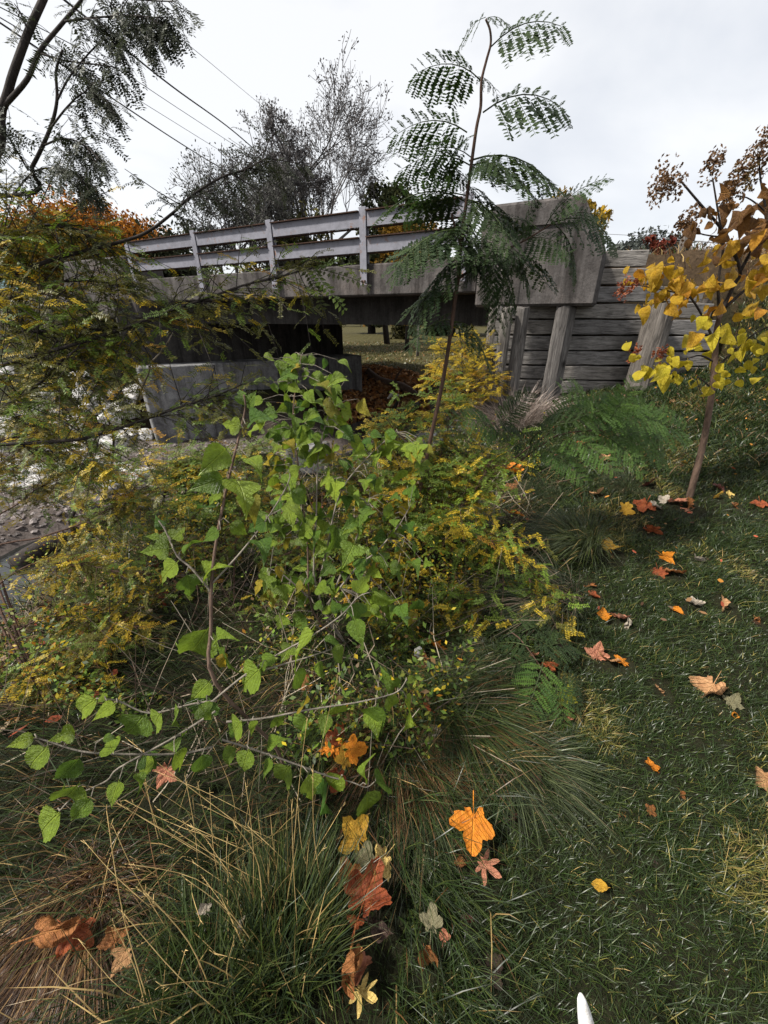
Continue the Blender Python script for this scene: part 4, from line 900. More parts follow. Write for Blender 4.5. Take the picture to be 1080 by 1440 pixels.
def head(cx, cy, rp, n, c0, c1, name='flower_head', elong=1.5):
    V = []; T = []; C = []; Y = YH + rg.uniform(-.05, .05); c = PY(cx, cy, Y); s_ = (PY(cx + 1, cy, Y) - c).length
    for _ in range(int(n * 1.3)):
        d = rv(); d = d / d.length * (rg.random() ** .6) * 1.25; p = c + Vector((d.x * rp, d.y * rp, d.z * rp * elong)) * s_
        for k in range(3):
            a, b = rv(1), rv(1); a = a / a.length * s_ * rg.uniform(1.6, 3.4); b = b / b.length * s_ * rg.uniform(1.2, 2.6); q = len(V)
            V += [p - a, p + b, p + a, p - b * .6]; T += [(q, q + 1, q + 2), (q, q + 2, q + 3)]; col = np.array(c0) + (np.array(c1) - np.array(c0)) * rg.random(); C += [col] * 4
    o0 = np.array(ht.location)
    put(name, tri_mesh(name, np.array([tuple(v) for v in V]) - o0, np.array(T), M_attr, np.array(C), False), ht)
BR = ((.06, .035, .02), (.26, .14, .06)); RD = ((.14, .03, .02), (.36, .12, .05)); GD = ((.10, .065, .02), (.20, .13, .04))
for a in ((935, 250, 16, 130, *BR), (928, 268, 12, 70, *BR), (948, 262, 12, 70, *BR), (1000, 236, 13, 80, *BR), (1008, 226, 9, 40, *BR), (1048, 250, 17, 130, *GD), (1066, 225, 17, 130, *BR), (1076, 200, 16, 110, *BR), (1030, 262, 10, 50, *BR), (1024, 276, 9, 40, *BR), (966, 318, 13, 80, *BR), (975, 300, 8, 30, *BR), (876, 408, 10, 50, *RD), (893, 397, 7, 26, *RD), (894, 497, 8, 34, *RD), (929, 497, 8, 34, *RD), (1076, 330, 8, 26, *RD), (955, 315, 7, 26, *BR), (1040, 240, 10, 40, *BR)): head(*a)

# ------------------------------------------------------------------ background trees
def card_cloud(V, T, C, c, rad, n, size, c0, c1, rg, flat=1.0, shell=.5):
    for _ in range(n):
        d = rv(); d = d / d.length * (rg.random() ** shell); p = c + Vector((d.x * rad, d.y * rad, d.z * rad * flat))
        a, b = rv(1), rv(1); a = a / a.length * size * rg.uniform(.6, 1.2); b = b / b.length * size * rg.uniform(.4, .9); q = len(V)
        V += [p - a, p + b, p + a, p - b]; T += [(q, q + 1, q + 2), (q, q + 2, q + 3)]
        col = np.array(c0) + (np.array(c1) - np.array(c0)) * rg.random(); C += [col] * 4
M_barkS = bark('silver_bark', (.040, .037, .037), (.115, .108, .108), 20)
def bare_tree(name, label, base, top_r, hgt, seed, leaf, levels=5, spread=.55, ntr=3, nleaf=6, lsize=.12, rtw=.012, cat='tree', group=None, ell=None):
    rg = random.Random(seed); t = thing(name, label, cat, tuple(base), group); tr = MB(); tw = MB(); V = []; T = []; C = []
    def grow(p, d, L, r, lv):
        if ell and lv >= 3:
            e = Vector(((p.x - ell[0].x) / ell[1], (p.y - ell[0].y) / ell[1], (p.z - ell[0].z) / ell[2]))
            if e.length > 1.0: return
            if e.length > .72: L *= .6
        n_ = 3; pts = [p]; dd = d.copy()
        for i in range(n_):
            dd = (dd + rv(.10) + Vector((0, 0, .07))).normalized(); pts.append(pts[-1] + dd * L / n_)
        rr = taper(len(pts), r, r * .62)
        (tr if lv < 3 else tw).tube(pts, rr, 7 if lv < 2 else (5 if lv < 3 else 3), cap=False)
        if lv >= levels:
            for _ in range(nleaf):
                q = pts[rg.randrange(1, 4)] + rv(.10); a, b = rv(), rv(); a = a / a.length * lsize * rg.uniform(.5, 1.2); b = b / b.length * lsize * .4; k = len(V)
                V.extend([q, q + a * .5 + b, q + a, q + a * .5 - b]); T.extend([(k, k + 1, k + 2), (k, k + 2, k + 3)]); col = np.array(leaf[0]) + (np.array(leaf[1]) - np.array(leaf[0])) * rg.random(); C.extend([col] * 4)
            return
        for i in range(rg.choice((3, 3, 4)) if lv else ntr):
            q = pts[-1] if i == 0 else pts[rg.randrange(1, 4)].lerp(pts[-1], rg.random() * .6)
            nd = (dd + rv(spread * (.62 if lv else .6))).normalized()
            grow(q, nd, L * (rg.uniform(.85, 1.05) if lv == 0 else rg.uniform(.60, .86)), max(rtw, r * .55), lv + 1)
    grow(Vector(base), Vector((0, 0, 1)), hgt, top_r, 0)
    tr.build('trunk', M_barkS, t, True)
    tw.build('twigs', M_barkS, t, False)
    if V: put('crown', tri_mesh('crown', np.array([tuple(v) for v in V]) - np.array(base), np.array(T), M_far, np.array(C), False), t)
    return t
def leafy_tree(name, label, base, H_, cw, seed, c0, c1, trunk_r=.15, nclump=60, per=70, size=.13, low=.25, flat=.8, cat='tree', clump=None, group=None):
    rg = random.Random(seed); t = thing(name, label, cat, tuple(base), group); b = Vector(base); tr = MB(); V = []; T = []; C = []
    tr.tube([b, b + Vector((.05 * H_ * rg.uniform(-1, 1), 0, H_ * .4)), b + Vector((0, 0, H_ * .85))], [trunk_r, trunk_r * .7, trunk_r * .2], 8)
    for k in range(nclump):
        d = rv(); d = d / d.length * rg.random() ** .4; c = b + Vector((d.x * cw, d.y * cw, H_ * (low + (1 - low) * (.5 + .5 * d.z))))
        s0 = b + Vector((0, 0, H_ * rg.uniform(.2, .6))); 
        if k % 2 == 0: tr.tube([s0, s0.lerp(c, .5) + rv(.04 * H_), c], [trunk_r * .28, trunk_r * .16, trunk_r * .05], 5, cap=False)
        f = rg.uniform(.6, 1.15); card_cloud(V, T, C, c, (clump or cw * .33) * rg.uniform(.6, 1.3), per, size, np.array(c0) * f, np.array(c1) * f, rg, flat)
    tr.build('trunk', M_barkD, t, True); put('crown', tri_mesh('crown', np.array([tuple(v) for v in V]) - np.array(base), np.array(T), M_far, np.array(C), False), t)
    return t
def up_to(px, py, Y, cw): return PY(px, py, Y).z - gp(px, Y).z - .3 * cw
def gp(px, Y):      # ground point below a pixel column at distance Y
    x = 0.0
    for _ in range(6): z = h1(x, Y); x = (px - 540) / FPX * (Y * CT - (z + 4 - EYE) * ST)
    return Vector((x, Y, h1(x, Y) - .1))
GR = ((.06, .055, .055), (.14, .13, .13))
bt = gp(470, 24); bare_tree('bare_tree', 'broad nearly bare grey tree with fine upright twigs behind the bridge rail', bt, .26, 3.1, 4, GR, 7, .85, 7, 3, .10, .011, ell=(PY(462, 205, 24), 4.2, 4.3))
bt = gp(330, 20); bare_tree('bare_tree', 'lower sprawling grey-leaved tree left of the tall bare tree', bt, .18, 1.7, 9, ((.05, .052, .045), (.13, .13, .115)), 7, .95, 5, 3, .10, .011, ell=(PY(320, 275, 20), 3.4, 3.0))
leafy_tree('evergreen_tree', 'dark green columnar evergreen standing behind the bare tree', gp(545, 27), up_to(545, 228, 27, 1.7), 1.9, 31, (.020, .028, .012), (.055, .060, .022), .2, 120, 110, .13, .1)
leafy_tree('evergreen_tree', 'olive green shrubby tree showing between the rails below the bare tree', gp(420, 22), up_to(420, 268, 22, 2.6), 2.6, 32, (.024, .030, .012), (.075, .068, .020), .15, 110, 90, .12, .15)
leafy_tree('golden_tree', 'small amber tree peeking over the rail right of the bare trunk', gp(575, 21), up_to(575, 258, 21, 1.5), 1.5, 33, (.09, .06, .012), (.30, .16, .02), .12, 60, 90, .10, .2)
leafy_tree('maple_tree', 'orange and rust autumn maple behind the far bridge end, upper left', gp(85, 15), up_to(85, 262, 15, 2.2), 2.2, 34, (.20, .07, .015), (.48, .19, .02), .14, 150, 150, .06, .3)
leafy_tree('maple_tree', 'brownish green maple at the left edge behind the yellow boughs', gp(-20, 13), up_to(0, 275, 13, 2.0), 2.0, 35, (.06, .055, .012), (.26, .15, .02), .14, 120, 150, .06, .2)
leafy_tree('dark_tree', 'dark green rounded tree just left of the first rail post', gp(190, 16), up_to(190, 296, 16, 1.8), 1.9, 36, (.018, .024, .014), (.045, .050, .026), .12, 100, 100, .09, .1)
leafy_tree('golden_tree', 'slim yellow-green tree rising behind the right concrete end block', gp(845, 11), up_to(845, 256, 11, .7), .7, 37, (.09, .07, .012), (.32, .20, .02), .08, 60, 80, .06, .35)
leafy_tree('grey_green_tree', 'far grey green tree between the end block and the wooden post', gp(905, 34), up_to(905, 308, 34, 3.0), 3.0, 38, (.035, .042, .038), (.085, .095, .085), .25, 110, 110, .16, .3)
leafy_tree('red_bush', 'small dark red bush on the embankment just left of the wooden post', P(915, 385, 8.5), .75, .32, 39, (.09, .018, .012), (.20, .05, .03), .02, 24, 40, .05, .1, cat='bush')
leafy_tree('dark_tree', 'dark shade tree with pale trunk beyond the far lawn under the bridge', gp(522, 46), up_to(522, 335, 46, 4.5), 4.5, 40, (.012, .016, .008), (.04, .046, .02), .45, 60, 80, .5, .2)
leafy_tree('dark_bush', 'rounded olive bush on the far lawn beneath the bridge deck', gp(572, 34), 2.6, 1.5, 41, (.03, .034, .012), (.09, .08, .03), .08, 40, 60, .16, .05, cat='bush')
leafy_tree('dark_tree', 'dense dark tree closing the view beneath the bridge on the right', gp(640, 42), up_to(640, 335, 42, 5), 5, 42, (.012, .016, .008), (.04, .046, .02), .35, 60, 80, .5, .1)
pp = thing('lawn_post', 'thin grey post standing on the far lawn seen under the bridge', 'post', tuple(P(587, 503, 17))); mb = MB(); a = Vector(pp.location); mb.tube([a - Vector((0, 0, .3)), a + Vector((0, 0, .8)), a + Vector((0, 0, 1.6))], [.07, .065, .06], 8); mb.build('shaft', M_pile, pp, True); mb = MB(); mb.tube([a + Vector((0, 0, 1.6)), a + Vector((0, 0, 1.64))], [.065, .04], 8); mb.build('post_cap', M_pile, pp, True)
# far woods all round
V = []; T = []; C = []; rg = random.Random(55)
for k in range(210):
    an = R(-75 + 150 * k / 209); rr = rg.uniform(85, 130); c = Vector((rr * math.sin(an), rr * math.cos(an), rg.uniform(1, 5)))
    w_ = rg.uniform(3, 6); hh = rg.uniform(.7, 1.3); tone = rg.choice((((.05, .045, .02), (.10, .08, .03)), ((.04, .045, .03), (.07, .075, .05)), ((.13, .08, .02), (.2, .11, .03))))
    card_cloud(V, T, C, c, w_, 70, .9, *tone, rg, hh, .4)
put('woods', tri_mesh('woods', np.array([tuple(v) for v in V]), np.array(T), M_far, np.array(C), False), kind='stuff')
# ------------------------------------------------------------------ fallen leaves, each one its own thing
FM = {'or': leafmat('fallen_orange', (.60, .20, .012), (.66, .25, .015), .2, .55, .35, 5, (.6, .42, .25), .3), 'go': leafmat('fallen_gold', (.52, .30, .03), (.60, .35, .05), .2, .55, .3, 5, (.6, .45, .3), .3),
      'tn': leafmat('fallen_tan', (.40, .22, .10), (.50, .28, .14), .15, .65, .3, 5, (.5, .4, .35), .35), 'pk': leafmat('fallen_pink', (.42, .17, .10), (.48, .21, .13), .15, .6, .3, 5, (.5, .35, .3), .35),
      'rd': leafmat('fallen_red', (.26, .06, .018), (.34, .085, .025), .15, .55, .35, 5, (.4, .25, .2), .4), 'mr': leafmat('fallen_maroon', (.07, .018, .014), (.10, .025, .018), .1, .5, .4, 5, (.4, .3, .3), .4),
      'br': leafmat('fallen_brown', (.26, .10, .03), (.32, .13, .04), .12, .6, .3, 5, (.4, .3, .25), .4), 'dk': leafmat('fallen_dark', (.045, .028, .022), (.07, .04, .03), .1, .55, .35, 5, (.4, .35, .35), .4),
      'py': leafmat('fallen_pale_yellow', (.62, .46, .14), (.68, .50, .18), .2, .55, .3, 5, (.6, .5, .3), .2), 'wh': leafmat('fallen_bleached', (.38, .33, .26), (.46, .40, .33), .12, .7, .3, 5, (.5, .45, .4), .3),
      'gr': leafmat('fallen_grey_green', (.16, .15, .085), (.20, .18, .11), .12, .65, .3, 5, (.5, .5, .4), .3), 'yg': leafmat('fallen_yellow_green', (.40, .40, .03), (.45, .42, .04), .25, .5, .35, 5, (.5, .55, .3), .25)}
FL = [  # px, py, size in px, kind, colour, lift, tilt, label
 (660, 1184, 70, 'm', 'or', .13, .12, 'bright orange maple leaf lying flat on grass, largest orange one centre bottom'),
 (678, 1224, 46, 'o', 'pk', .07, .2, 'pinkish oak leaf tucked under the bright orange maple leaf'),
 (653, 1222, 22, 'c', 'br', .07, .3, 'tiny brown curl between the orange maple leaf and the pink oak leaf'),
 (503, 1203, 60, 'm', 'go', .06, .5, 'pale gold round-lobed leaf at the top of the bottom leaf pile'),
 (538, 1232, 50, 'f', 'py', .05, .5, 'creamy yellow folded leaf on the right side of the leaf pile'),
 (517, 1230, 46, 'm', 'gr', .04, .3, 'grey green leaf between the pale gold and creamy leaves of the pile'),
 (515, 1285, 86, 'f', 'rd', .06, .4, 'large rust red crumpled leaf in the middle of the leaf pile'),
 (493, 1258, 42, 'x', 'br', .05, .5, 'small torn orange brown leaf on the left rim of the pile'),
 (500, 1312, 36, 'f', 'rd', .03, .5, 'small red leaf just under the large rust red leaf'),
 (530, 1318, 52, 'x', 'dk', .03, .3, 'dark brown withered leaf below the large rust red leaf'),
 (499, 1346, 62, 'c', 'br', .05, .5, 'long brown rolled leaf hanging below the rust red leaf'),
 (487, 1396, 56, 'c', 'pk', .02, .4, 'narrow rust coloured rolled leaf left of the pale star leaf'),
 (508, 1412, 52, 'o', 'py', .04, .3, 'pale yellow star shaped leaf, lowest of the centre column'),
 (604, 1318, 36, 'x', 'gr', .04, .6, 'greyish curled leaf right of the pile, above an orange brown roll'),
 (594, 1350, 46, 'c', 'br', .04, .6, 'orange brown rolled leaf with frayed end below the greyish curl'),
 (621, 1338, 22, 'f', 'pk', .04, .5, 'small pink scrap beside the greyish curled leaf'),
 (656, 1305, 36, 'v', 'mr', .04, .5, 'dark maroon leaf standing in the grass below the orange maple leaf'),
 (682, 1368, 56, 'f', 'dk', .04, .4, 'blackish folded leaf in the grass near the bottom edge'),
 (78, 1348, 78, 'c', 'br', .10, .3, 'long rolled orange brown leaf on brown drooping grass, bottom left'),
 (122, 1334, 54, 'x', 'rd', .05, .5, 'crumpled orange red leaf right of the long rolled leaf'),
 (178, 1342, 44, 'f', 'br', .05, .5, 'dull brown folded leaf in the straw at bottom left'),
 (190, 1362, 34, 'x', 'tn', .05, .4, 'buff square-ended leaf scrap under the dull brown folded leaf'),
 (300, 1303, 24, 'f', 'wh', .06, .4, 'white shell-like scrap lying on the dry straw'),
 (344, 1334, 22, 'c', 'wh', .05, .3, 'pale greenish curled scrap below the white shell-like scrap'),
 (252, 1128, 34, 'x', 'pk', .14, .5, 'dusty pink crumpled leaf hanging in the straw stems'),
 (480, 1064, 44, 'f', 'rd', .06, .6, 'red leaf at the top of the glowing cluster behind mulberry leaves'),
 (470, 1080, 42, 'x', 'or', .06, .6, 'orange leaf on the left of the glowing cluster behind mulberry leaves'),
 (496, 1082, 44, 'm', 'or', .07, .7, 'vivid orange leaf at the centre of the glowing cluster'),
 (488, 1096, 38, 'm', 'go', .06, .6, 'golden leaf low in the glowing cluster behind mulberry leaves'),
 (476, 1110, 38, 'f', 'rd', .03, .5, 'brown red leaf at the foot of the glowing cluster'),
 (647, 1090, 48, 'f', 'or', .05, .5, 'folded amber leaf above the bright orange maple leaf'),
 (616, 1046, 32, 'c', 'wh', .05, .4, 'bleached curled leaf in dark grass right of the mulberry'),
 (592, 1013, 24, 'c', 'rd', .05, .6, 'small deep red rolled leaf beside the last mulberry leaf'),
 (745, 1102, 38, 'x', 'dk', .04, .5, 'dusky withered leaf in the dark mid lawn'),
 (716, 1156, 40, 'f', 'mr', .03, .4, 'dark purple brown leaf right above the orange maple leaf'),
 (912, 1081, 30, 'x', 'or', .04, .3, 'single amber leaf alone on the right lawn'),
 (840, 1252, 34, 'v', 'go', .05, .7, 'golden pointed oval leaf standing upright in the lower lawn'),
 (872, 1214, 14, 'x', 'go', .03, .4, 'speck-like gold leaf above the upright golden oval'),
 (873, 1150, 22, 'f', 'br', .02, .4, 'small brown leaf sunk in the lawn, left of a matching pair'),
 (912, 1143, 22, 'x', 'br', .02, .4, 'small brown leaf sunk in the lawn, right of a matching pair'),
 (918, 1218, 26, 'v', 'dk', .02, .4, 'thin dark leaf sliver standing in the lower right lawn'),
 (955, 1120, 16, 'f', 'br', .03, .4, 'tiny rust fleck between the amber leaf and the edge leaf'),
 (1072, 1104, 46, 'f', 'tn', .05, .4, 'tan leaf cut by the right edge of the picture'),
 (996, 974, 66, 'f', 'tn', .06, .35, 'big arched tan leaf on the right lawn'),
 (1028, 992, 34, 'x', 'gr', .02, .4, 'dull olive leaf beneath the stem of the big arched tan leaf'),
 (1036, 1015, 28, 'c', 'or', .03, .3, 'rusty orange sliver below the big arched tan leaf'),
 (924, 972, 34, 'x', 'tn', .03, .5, 'matted beige leaf half buried in pale grass'),
 (742, 934, 40, 'f', 'pk', .06, .6, 'pinkish pointed leaf at the left of the seedling cluster'),
 (768, 942, 36, 'x', 'rd', .05, .5, 'rust leaf in the middle of the seedling cluster'),
 (782, 926, 26, 'f', 'br', .04, .5, 'brown leaf behind the seedling cluster'),
 (791, 982, 42, 'm', 'yg', .05, .5, 'yellow green leaf lying below the mimosa seedling'),
 (797, 1018, 22, 'f', 'pk', .04, .5, 'little dusky pink leaf under the mimosa seedling tip'),
 (838, 928, 40, 'x', 'pk', .05, .5, 'pinkish ragged leaf at the left of the mid lawn cluster'),
 (854, 934, 40, 'f', 'tn', .05, .5, 'buff folded leaf in the middle of the mid lawn cluster'),
 (874, 938, 32, 'm', 'or', .05, .5, 'round orange leaf at the right end of the mid lawn cluster'),
 (850, 872, 34, 'f', 'or', .05, .5, 'orange and cream folded leaf by the dark grass tuft'),
 (866, 872, 34, 'x', 'pk', .05, .5, 'salmon leaf leaning on the orange and cream folded leaf'),
 (880, 888, 26, 'c', 'wh', .03, .3, 'whitish curled scrap just below the salmon leaf'),
 (784, 906, 40, 'v', 'dk', .02, .2, 'blackish flat leaf in shade above the mid lawn cluster'),
 (950, 863, 26, 'v', 'or', .04, .3, 'narrow orange leaf next to a cream scrap, right lawn'),
 (972, 852, 32, 'f', 'wh', .04, .3, 'cream and brown scrap right of the narrow orange leaf'),
 (1014, 856, 36, 'f', 'tn', .05, .5, 'peach coloured folded leaf on the right lawn'),
 (1064, 880, 24, 'c', 'br', .03, .3, 'small brown roll near the right edge above the big tan leaf'),
 (932, 788, 30, 'x', 'or', .05, .5, 'upper amber leaf of the vertical pair on the upper lawn'),
 (924, 808, 30, 'f', 'rd', .04, .5, 'dull red leaf left of the russet one on the upper lawn'),
 (942, 808, 38, 'x', 'br', .05, .5, 'russet ragged leaf below the upper amber leaf'),
 (977, 790, 32, 'f', 'wh', .05, .4, 'whitish arched leaf standing clear on the upper lawn'),
 (854, 779, 48, 'f', 'go', .08, .5, 'golden folded leaf resting on the large grass tuft'),
 (912, 750, 38, 'x', 'rd', .05, .5, 'deep red crumpled leaf with a yellow tip'),
 (877, 723, 32, 'f', 'go', .05, .5, 'gold and brown leaf behind the large grass tuft'),
 (906, 714, 40, 'x', 'rd', .05, .5, 'dark red leaf with a white patch near the trunk'),
 (918, 716, 26, 'f', 'wh', .06, .5, 'white backed leaf among the dark red ones near the trunk'),
 (905, 686, 40, 'x', 'mr', .05, .5, 'maroon heap-topping leaf left of the yellow tree trunk'),
 (935, 708, 26, 'f', 'wh', .04, .4, 'ivory leaf left of the trunk foot'),
 (950, 708, 36, 'x', 'pk', .04, .5, 'rosy leaf right at the foot of the yellow tree trunk'),
 (968, 714, 34, 'f', 'br', .04, .5, 'reddish brown leaf right of the rosy leaf at the trunk foot'),
 (966, 722, 26, 'x', 'pk', .02, .4, 'pale rose leaf lying on the bare patch by the trunk'),
 (1010, 690, 24, 'f', 'mr', .05, .5, 'dark red leaf to the right of the trunk foot'),
 (1022, 700, 26, 'f', 'py', .05, .5, 'cream yellow leaf to the right of the trunk foot'),
 (1006, 702, 22, 'x', 'go', .04, .5, 'small gold leaf between trunk foot and the cream yellow leaf'),
 (1066, 712, 30, 'x', 'rd', .05, .5, 'red leaf near the right edge level with the trunk foot'),
 (1032, 716, 22, 'f', 'br', .03, .5, 'brown leaf left of the red one near the right edge'),
 (838, 700, 28, 'f', 'tn', .08, .5, 'apricot leaf caught on top of the tuft blades'),
 (826, 826, 26, 'x', 'br', .03, .5, 'brown leaf in the dark grass below the golden folded leaf'),
 (832, 840, 28, 'f', 'rd', .03, .5, 'brick red leaf below the tuft, under a brown one'),
 (722, 679, 46, 'f', 'or', .22, .4, 'orange leaf lodged in twigs at the left of the tuft'),
 (718, 697, 34, 'x', 'br', .12, .4, 'brown leaf below the orange one lodged in twigs'),
 (812, 636, 24, 'x', 'rd', .10, .5, 'crimson leaf under the leaning mimosa fronds'),
 (850, 650, 26, 'f', 'tn', .06, .4, 'straw coloured leaf under the leaning mimosa fronds'),
 (962, 655, 18, 'f', 'go', .05, .5, 'yellow leaf left of the trunk on the dark slope'),
 (1062, 667, 14, 'v', 'yg', .05, .5, 'little lemon leaf on the dark slope right of the trunk'),
 (945, 570, 14, 'v', 'tn', .05, .5, 'pale leaf in the dark slope below the yellow branches'),
 (1036, 542, 12, 'v', 'wh', .05, .5, 'white fleck leaf high on the dark slope'),
 (430, 972, 36, 'f', 'br', .05, .5, 'brick brown leaf under the long mulberry spray'),
 (720, 735, 30, 'f', 'or', .14, .5, 'orange leaf among the bush stems below the tuft'),
 (606, 925, 40, 'x', 'or', .10, .6, 'orange leaf tangled at the foot of the locust bush'),
 (596, 940, 34, 'f', 'br', .06, .6, 'brown leaf tangled at the foot of the locust bush'),
]
leaf_xy = []
rg = random.Random(90)
for (px, py, sz, kd, cm, lift, tilt, lab) in FL:
    p, d = G(px, py); s = sz * d / FPX * (.76 if px > 700 else .85 if kd in 'mf' else .95); lift = lift * (.6 if px != 660 and px > 640 and py > 640 else 1)
    k = 1.0
    if kd in 'mofx': k = 1.05
    V, T = FALL[kd][rg.randrange(len(FALL[kd]))]
    c = p + Vector((0, 0, lift + (.05 if px < 640 and py > 1000 else .0)))
    # rests tilted on the grass blades, its face mostly towards the sky
    yaw = rg.uniform(0, 6.28)
    if px == 660: yaw = 2.9
    if kd == 'v' and tilt > .6: yaw = 1.2
    M = Matrix.Translation(c) @ Matrix.Rotation(yaw, 4, 'Z') @ Matrix.Rotation(rg.gauss(0, tilt), 4, 'X') @ Matrix.Rotation(rg.gauss(0, tilt) - .1, 4, 'Y') @ Matrix.Scale(s * k, 4) @ Matrix.Translation((0, -.25 if kd in 'mofx' else (-.5 if kd == 'v' else 0), 0))
    me = shared('fallen_leaf', (V, T), FM[cm]) if False else None
    kk = ('fl', id(V), cm)
    if kk not in MESH: MESH[kk] = vt_mesh('fallen_leaf', (V, T), FM[cm])
    o = put('fallen_leaf', MESH[kk], None, M); tag(o, lab, 'fallen leaf', 'autumn leaves fallen on the grass')
    leaf_xy.append((c.x, c.y, s * .45))
leaf_xy = np.array(leaf_xy)

# ------------------------------------------------------------------ riprap, gravel, litter, logs
m, n, o = newmat('limestone'); z = noise(n, vec(n), 4, 7, .7); z2 = noise(n, vec(n), 25, 5, .7)
c = mixc(n, 'MULTIPLY', .7, ramp(n, z, [(.3, (.34, .32, .31)), (.6, (.62, .61, .60))]), ramp(n, z2, [(.32, (.4, .38, .36)), (.55, (1, 1, 1))])); pbsdf(n, o, c, .9, bump(n, z2, .6, .03), .2); M_lime = m
m, n, o = newmat('river_stone'); z = noise(n, vec(n), 6, 7, .7); inf = n.nodes.new('ShaderNodeObjectInfo')
c = mixc(n, 'MULTIPLY', 1, ramp(n, z, [(.3, (.10, .085, .08)), (.65, (.30, .26, .25))]), ramp(n, inf.outputs['Random'], [(0, (.5, .48, .48)), (1, (1, .95, .92))])); pbsdf(n, o, c, .8, bump(n, z, .6, .03), .3); M_riv = m
def rock_mesh(seed, mat, cuts=9):
    import bmesh
    bm = bmesh.new(); bmesh.ops.create_icosphere(bm, subdivisions=3, radius=1); r_ = random.Random(seed)
    pl = []
    for _ in range(cuts):
        d = Vector((r_.gauss(0, 1), r_.gauss(0, 1), r_.gauss(0, 1))).normalized(); pl.append((d, r_.uniform(.55, .85)))
    for v in bm.verts:
        for d, h in pl:
            e = v.co.dot(d) - h
            if e > 0: v.co -= d * e
        v.co += v.co.normalized() * .05 * mnoise.noise(v.co * 2.5 + Vector((seed, 0, 0)))
        v.co += v.co.normalized() * .025 * mnoise.noise(v.co * 7 + Vector((seed, 0, 0)))
    me = bpy.data.meshes.new('rock'); bm.to_mesh(me); bm.free(); me.materials.append(mat); return me
RM = [rock_mesh(s, M_lime) for s in range(5)]; RV = [rock_mesh(s + 20, M_riv, 5) for s in range(4)]
rg = random.Random(91)
def rock(px, py, szpx, meshes, label, group, name='riprap_rock', sq=.65):
    p, d = G(px, py); s = szpx * d / FPX * .5
    M = Matrix.Translation(p + Vector((0, 0, s * .25))) @ Matrix.Rotation(rg.uniform(0, 6.28), 4, 'Z') @ Matrix.Rotation(rg.gauss(0, .3), 4, 'X') @ Matrix.Diagonal((s * rg.uniform(.9, 1.2), s * rg.uniform(.75, 1), s * sq * rg.uniform(.8, 1.2), 1))
    o = put(name, meshes[rg.randrange(len(meshes))], None, M); tag(o, label, 'rock', group)
for k in range(95):
    x = rg.uniform(-15, 205); y = rg.uniform(490, 690)
    if y < 520 + .25 * (x - 90) * (x > 90): continue
    rock(x, y, rg.uniform(16, 40), RM, 'pale limestone rock on the far creek bank behind the yellowing boughs', 'white riprap rocks along the far bank')
for k in range(70):
    x = rg.uniform(0, 420); y = rg.uniform(640, 830)
    rock(x, y, rg.uniform(8, 22), RV, 'grey brown stone lying along the creek edge among leaf litter', 'creek stones', 'creek_stone', .55)
# gravel of the bar: small stones, one mass
V = []; T = []; C = []
ico = rock_mesh(99, M_riv, 4)
def add_pebbles(N, xr, yr, cond, s0, s1, col0, col1, name, kind='stuff'):
    xs = rng.uniform(*xr, N); ys = rng.uniform(*yr, N); hz = H(xs, ys); D, sg = creek(xs, ys); ok = cond(D, sg, hz); xs, ys, hz = xs[ok], ys[ok], hz[ok]; N = len(xs)
    oc = np.array([(1, 0, 0), (-1, 0, 0), (0, 1, 0), (0, -1, 0), (0, 0, 1), (.6, .6, .5), (-.6, .5, .6), (.5, -.6, .55), (-.55, -.55, .6)]) ; tr = np.array([(0, 5, 4), (5, 2, 4), (2, 6, 4), (6, 1, 4), (1, 8, 4), (8, 3, 4), (3, 7, 4), (7, 0, 4), (0, 2, 5), (2, 1, 6), (1, 3, 8), (3, 0, 7)])
    s = rng.uniform(s0, s1, N) * rng.uniform(.5, 1, N); an = rng.uniform(0, 6.28, N)
    v = oc[None] * (1 + rng.uniform(-.25, .25, (N, 9, 1))) * s[:, None, None] * np.array([1, .8, .55])
    ca, sa = np.cos(an)[:, None], np.sin(an)[:, None]
    vx = v[..., 0] * ca - v[..., 1] * sa + xs[:, None]; vy = v[..., 0] * sa + v[..., 1] * ca + ys[:, None]; vz = v[..., 2] + hz[:, None]
    VV = np.stack([vx, vy, vz], -1).reshape(-1, 3); TT = (tr[None] + (np.arange(N) * 9)[:, None, None]).reshape(-1, 3)
    cc_ = np.array(col0) + (np.array(col1) - np.array(col0)) * rng.random((N, 1)); CC = np.repeat(cc_, 9, 0)
    put(name, tri_mesh(name, VV, TT, M_litter, CC, False), kind=kind)
add_pebbles(9000, (-8, -1.5), (2.5, 9), lambda D, s, h: (h < -.85) & (h > -1.22), .015, .07, (.055, .048, .046), (.24, .21, .20), 'gravel')
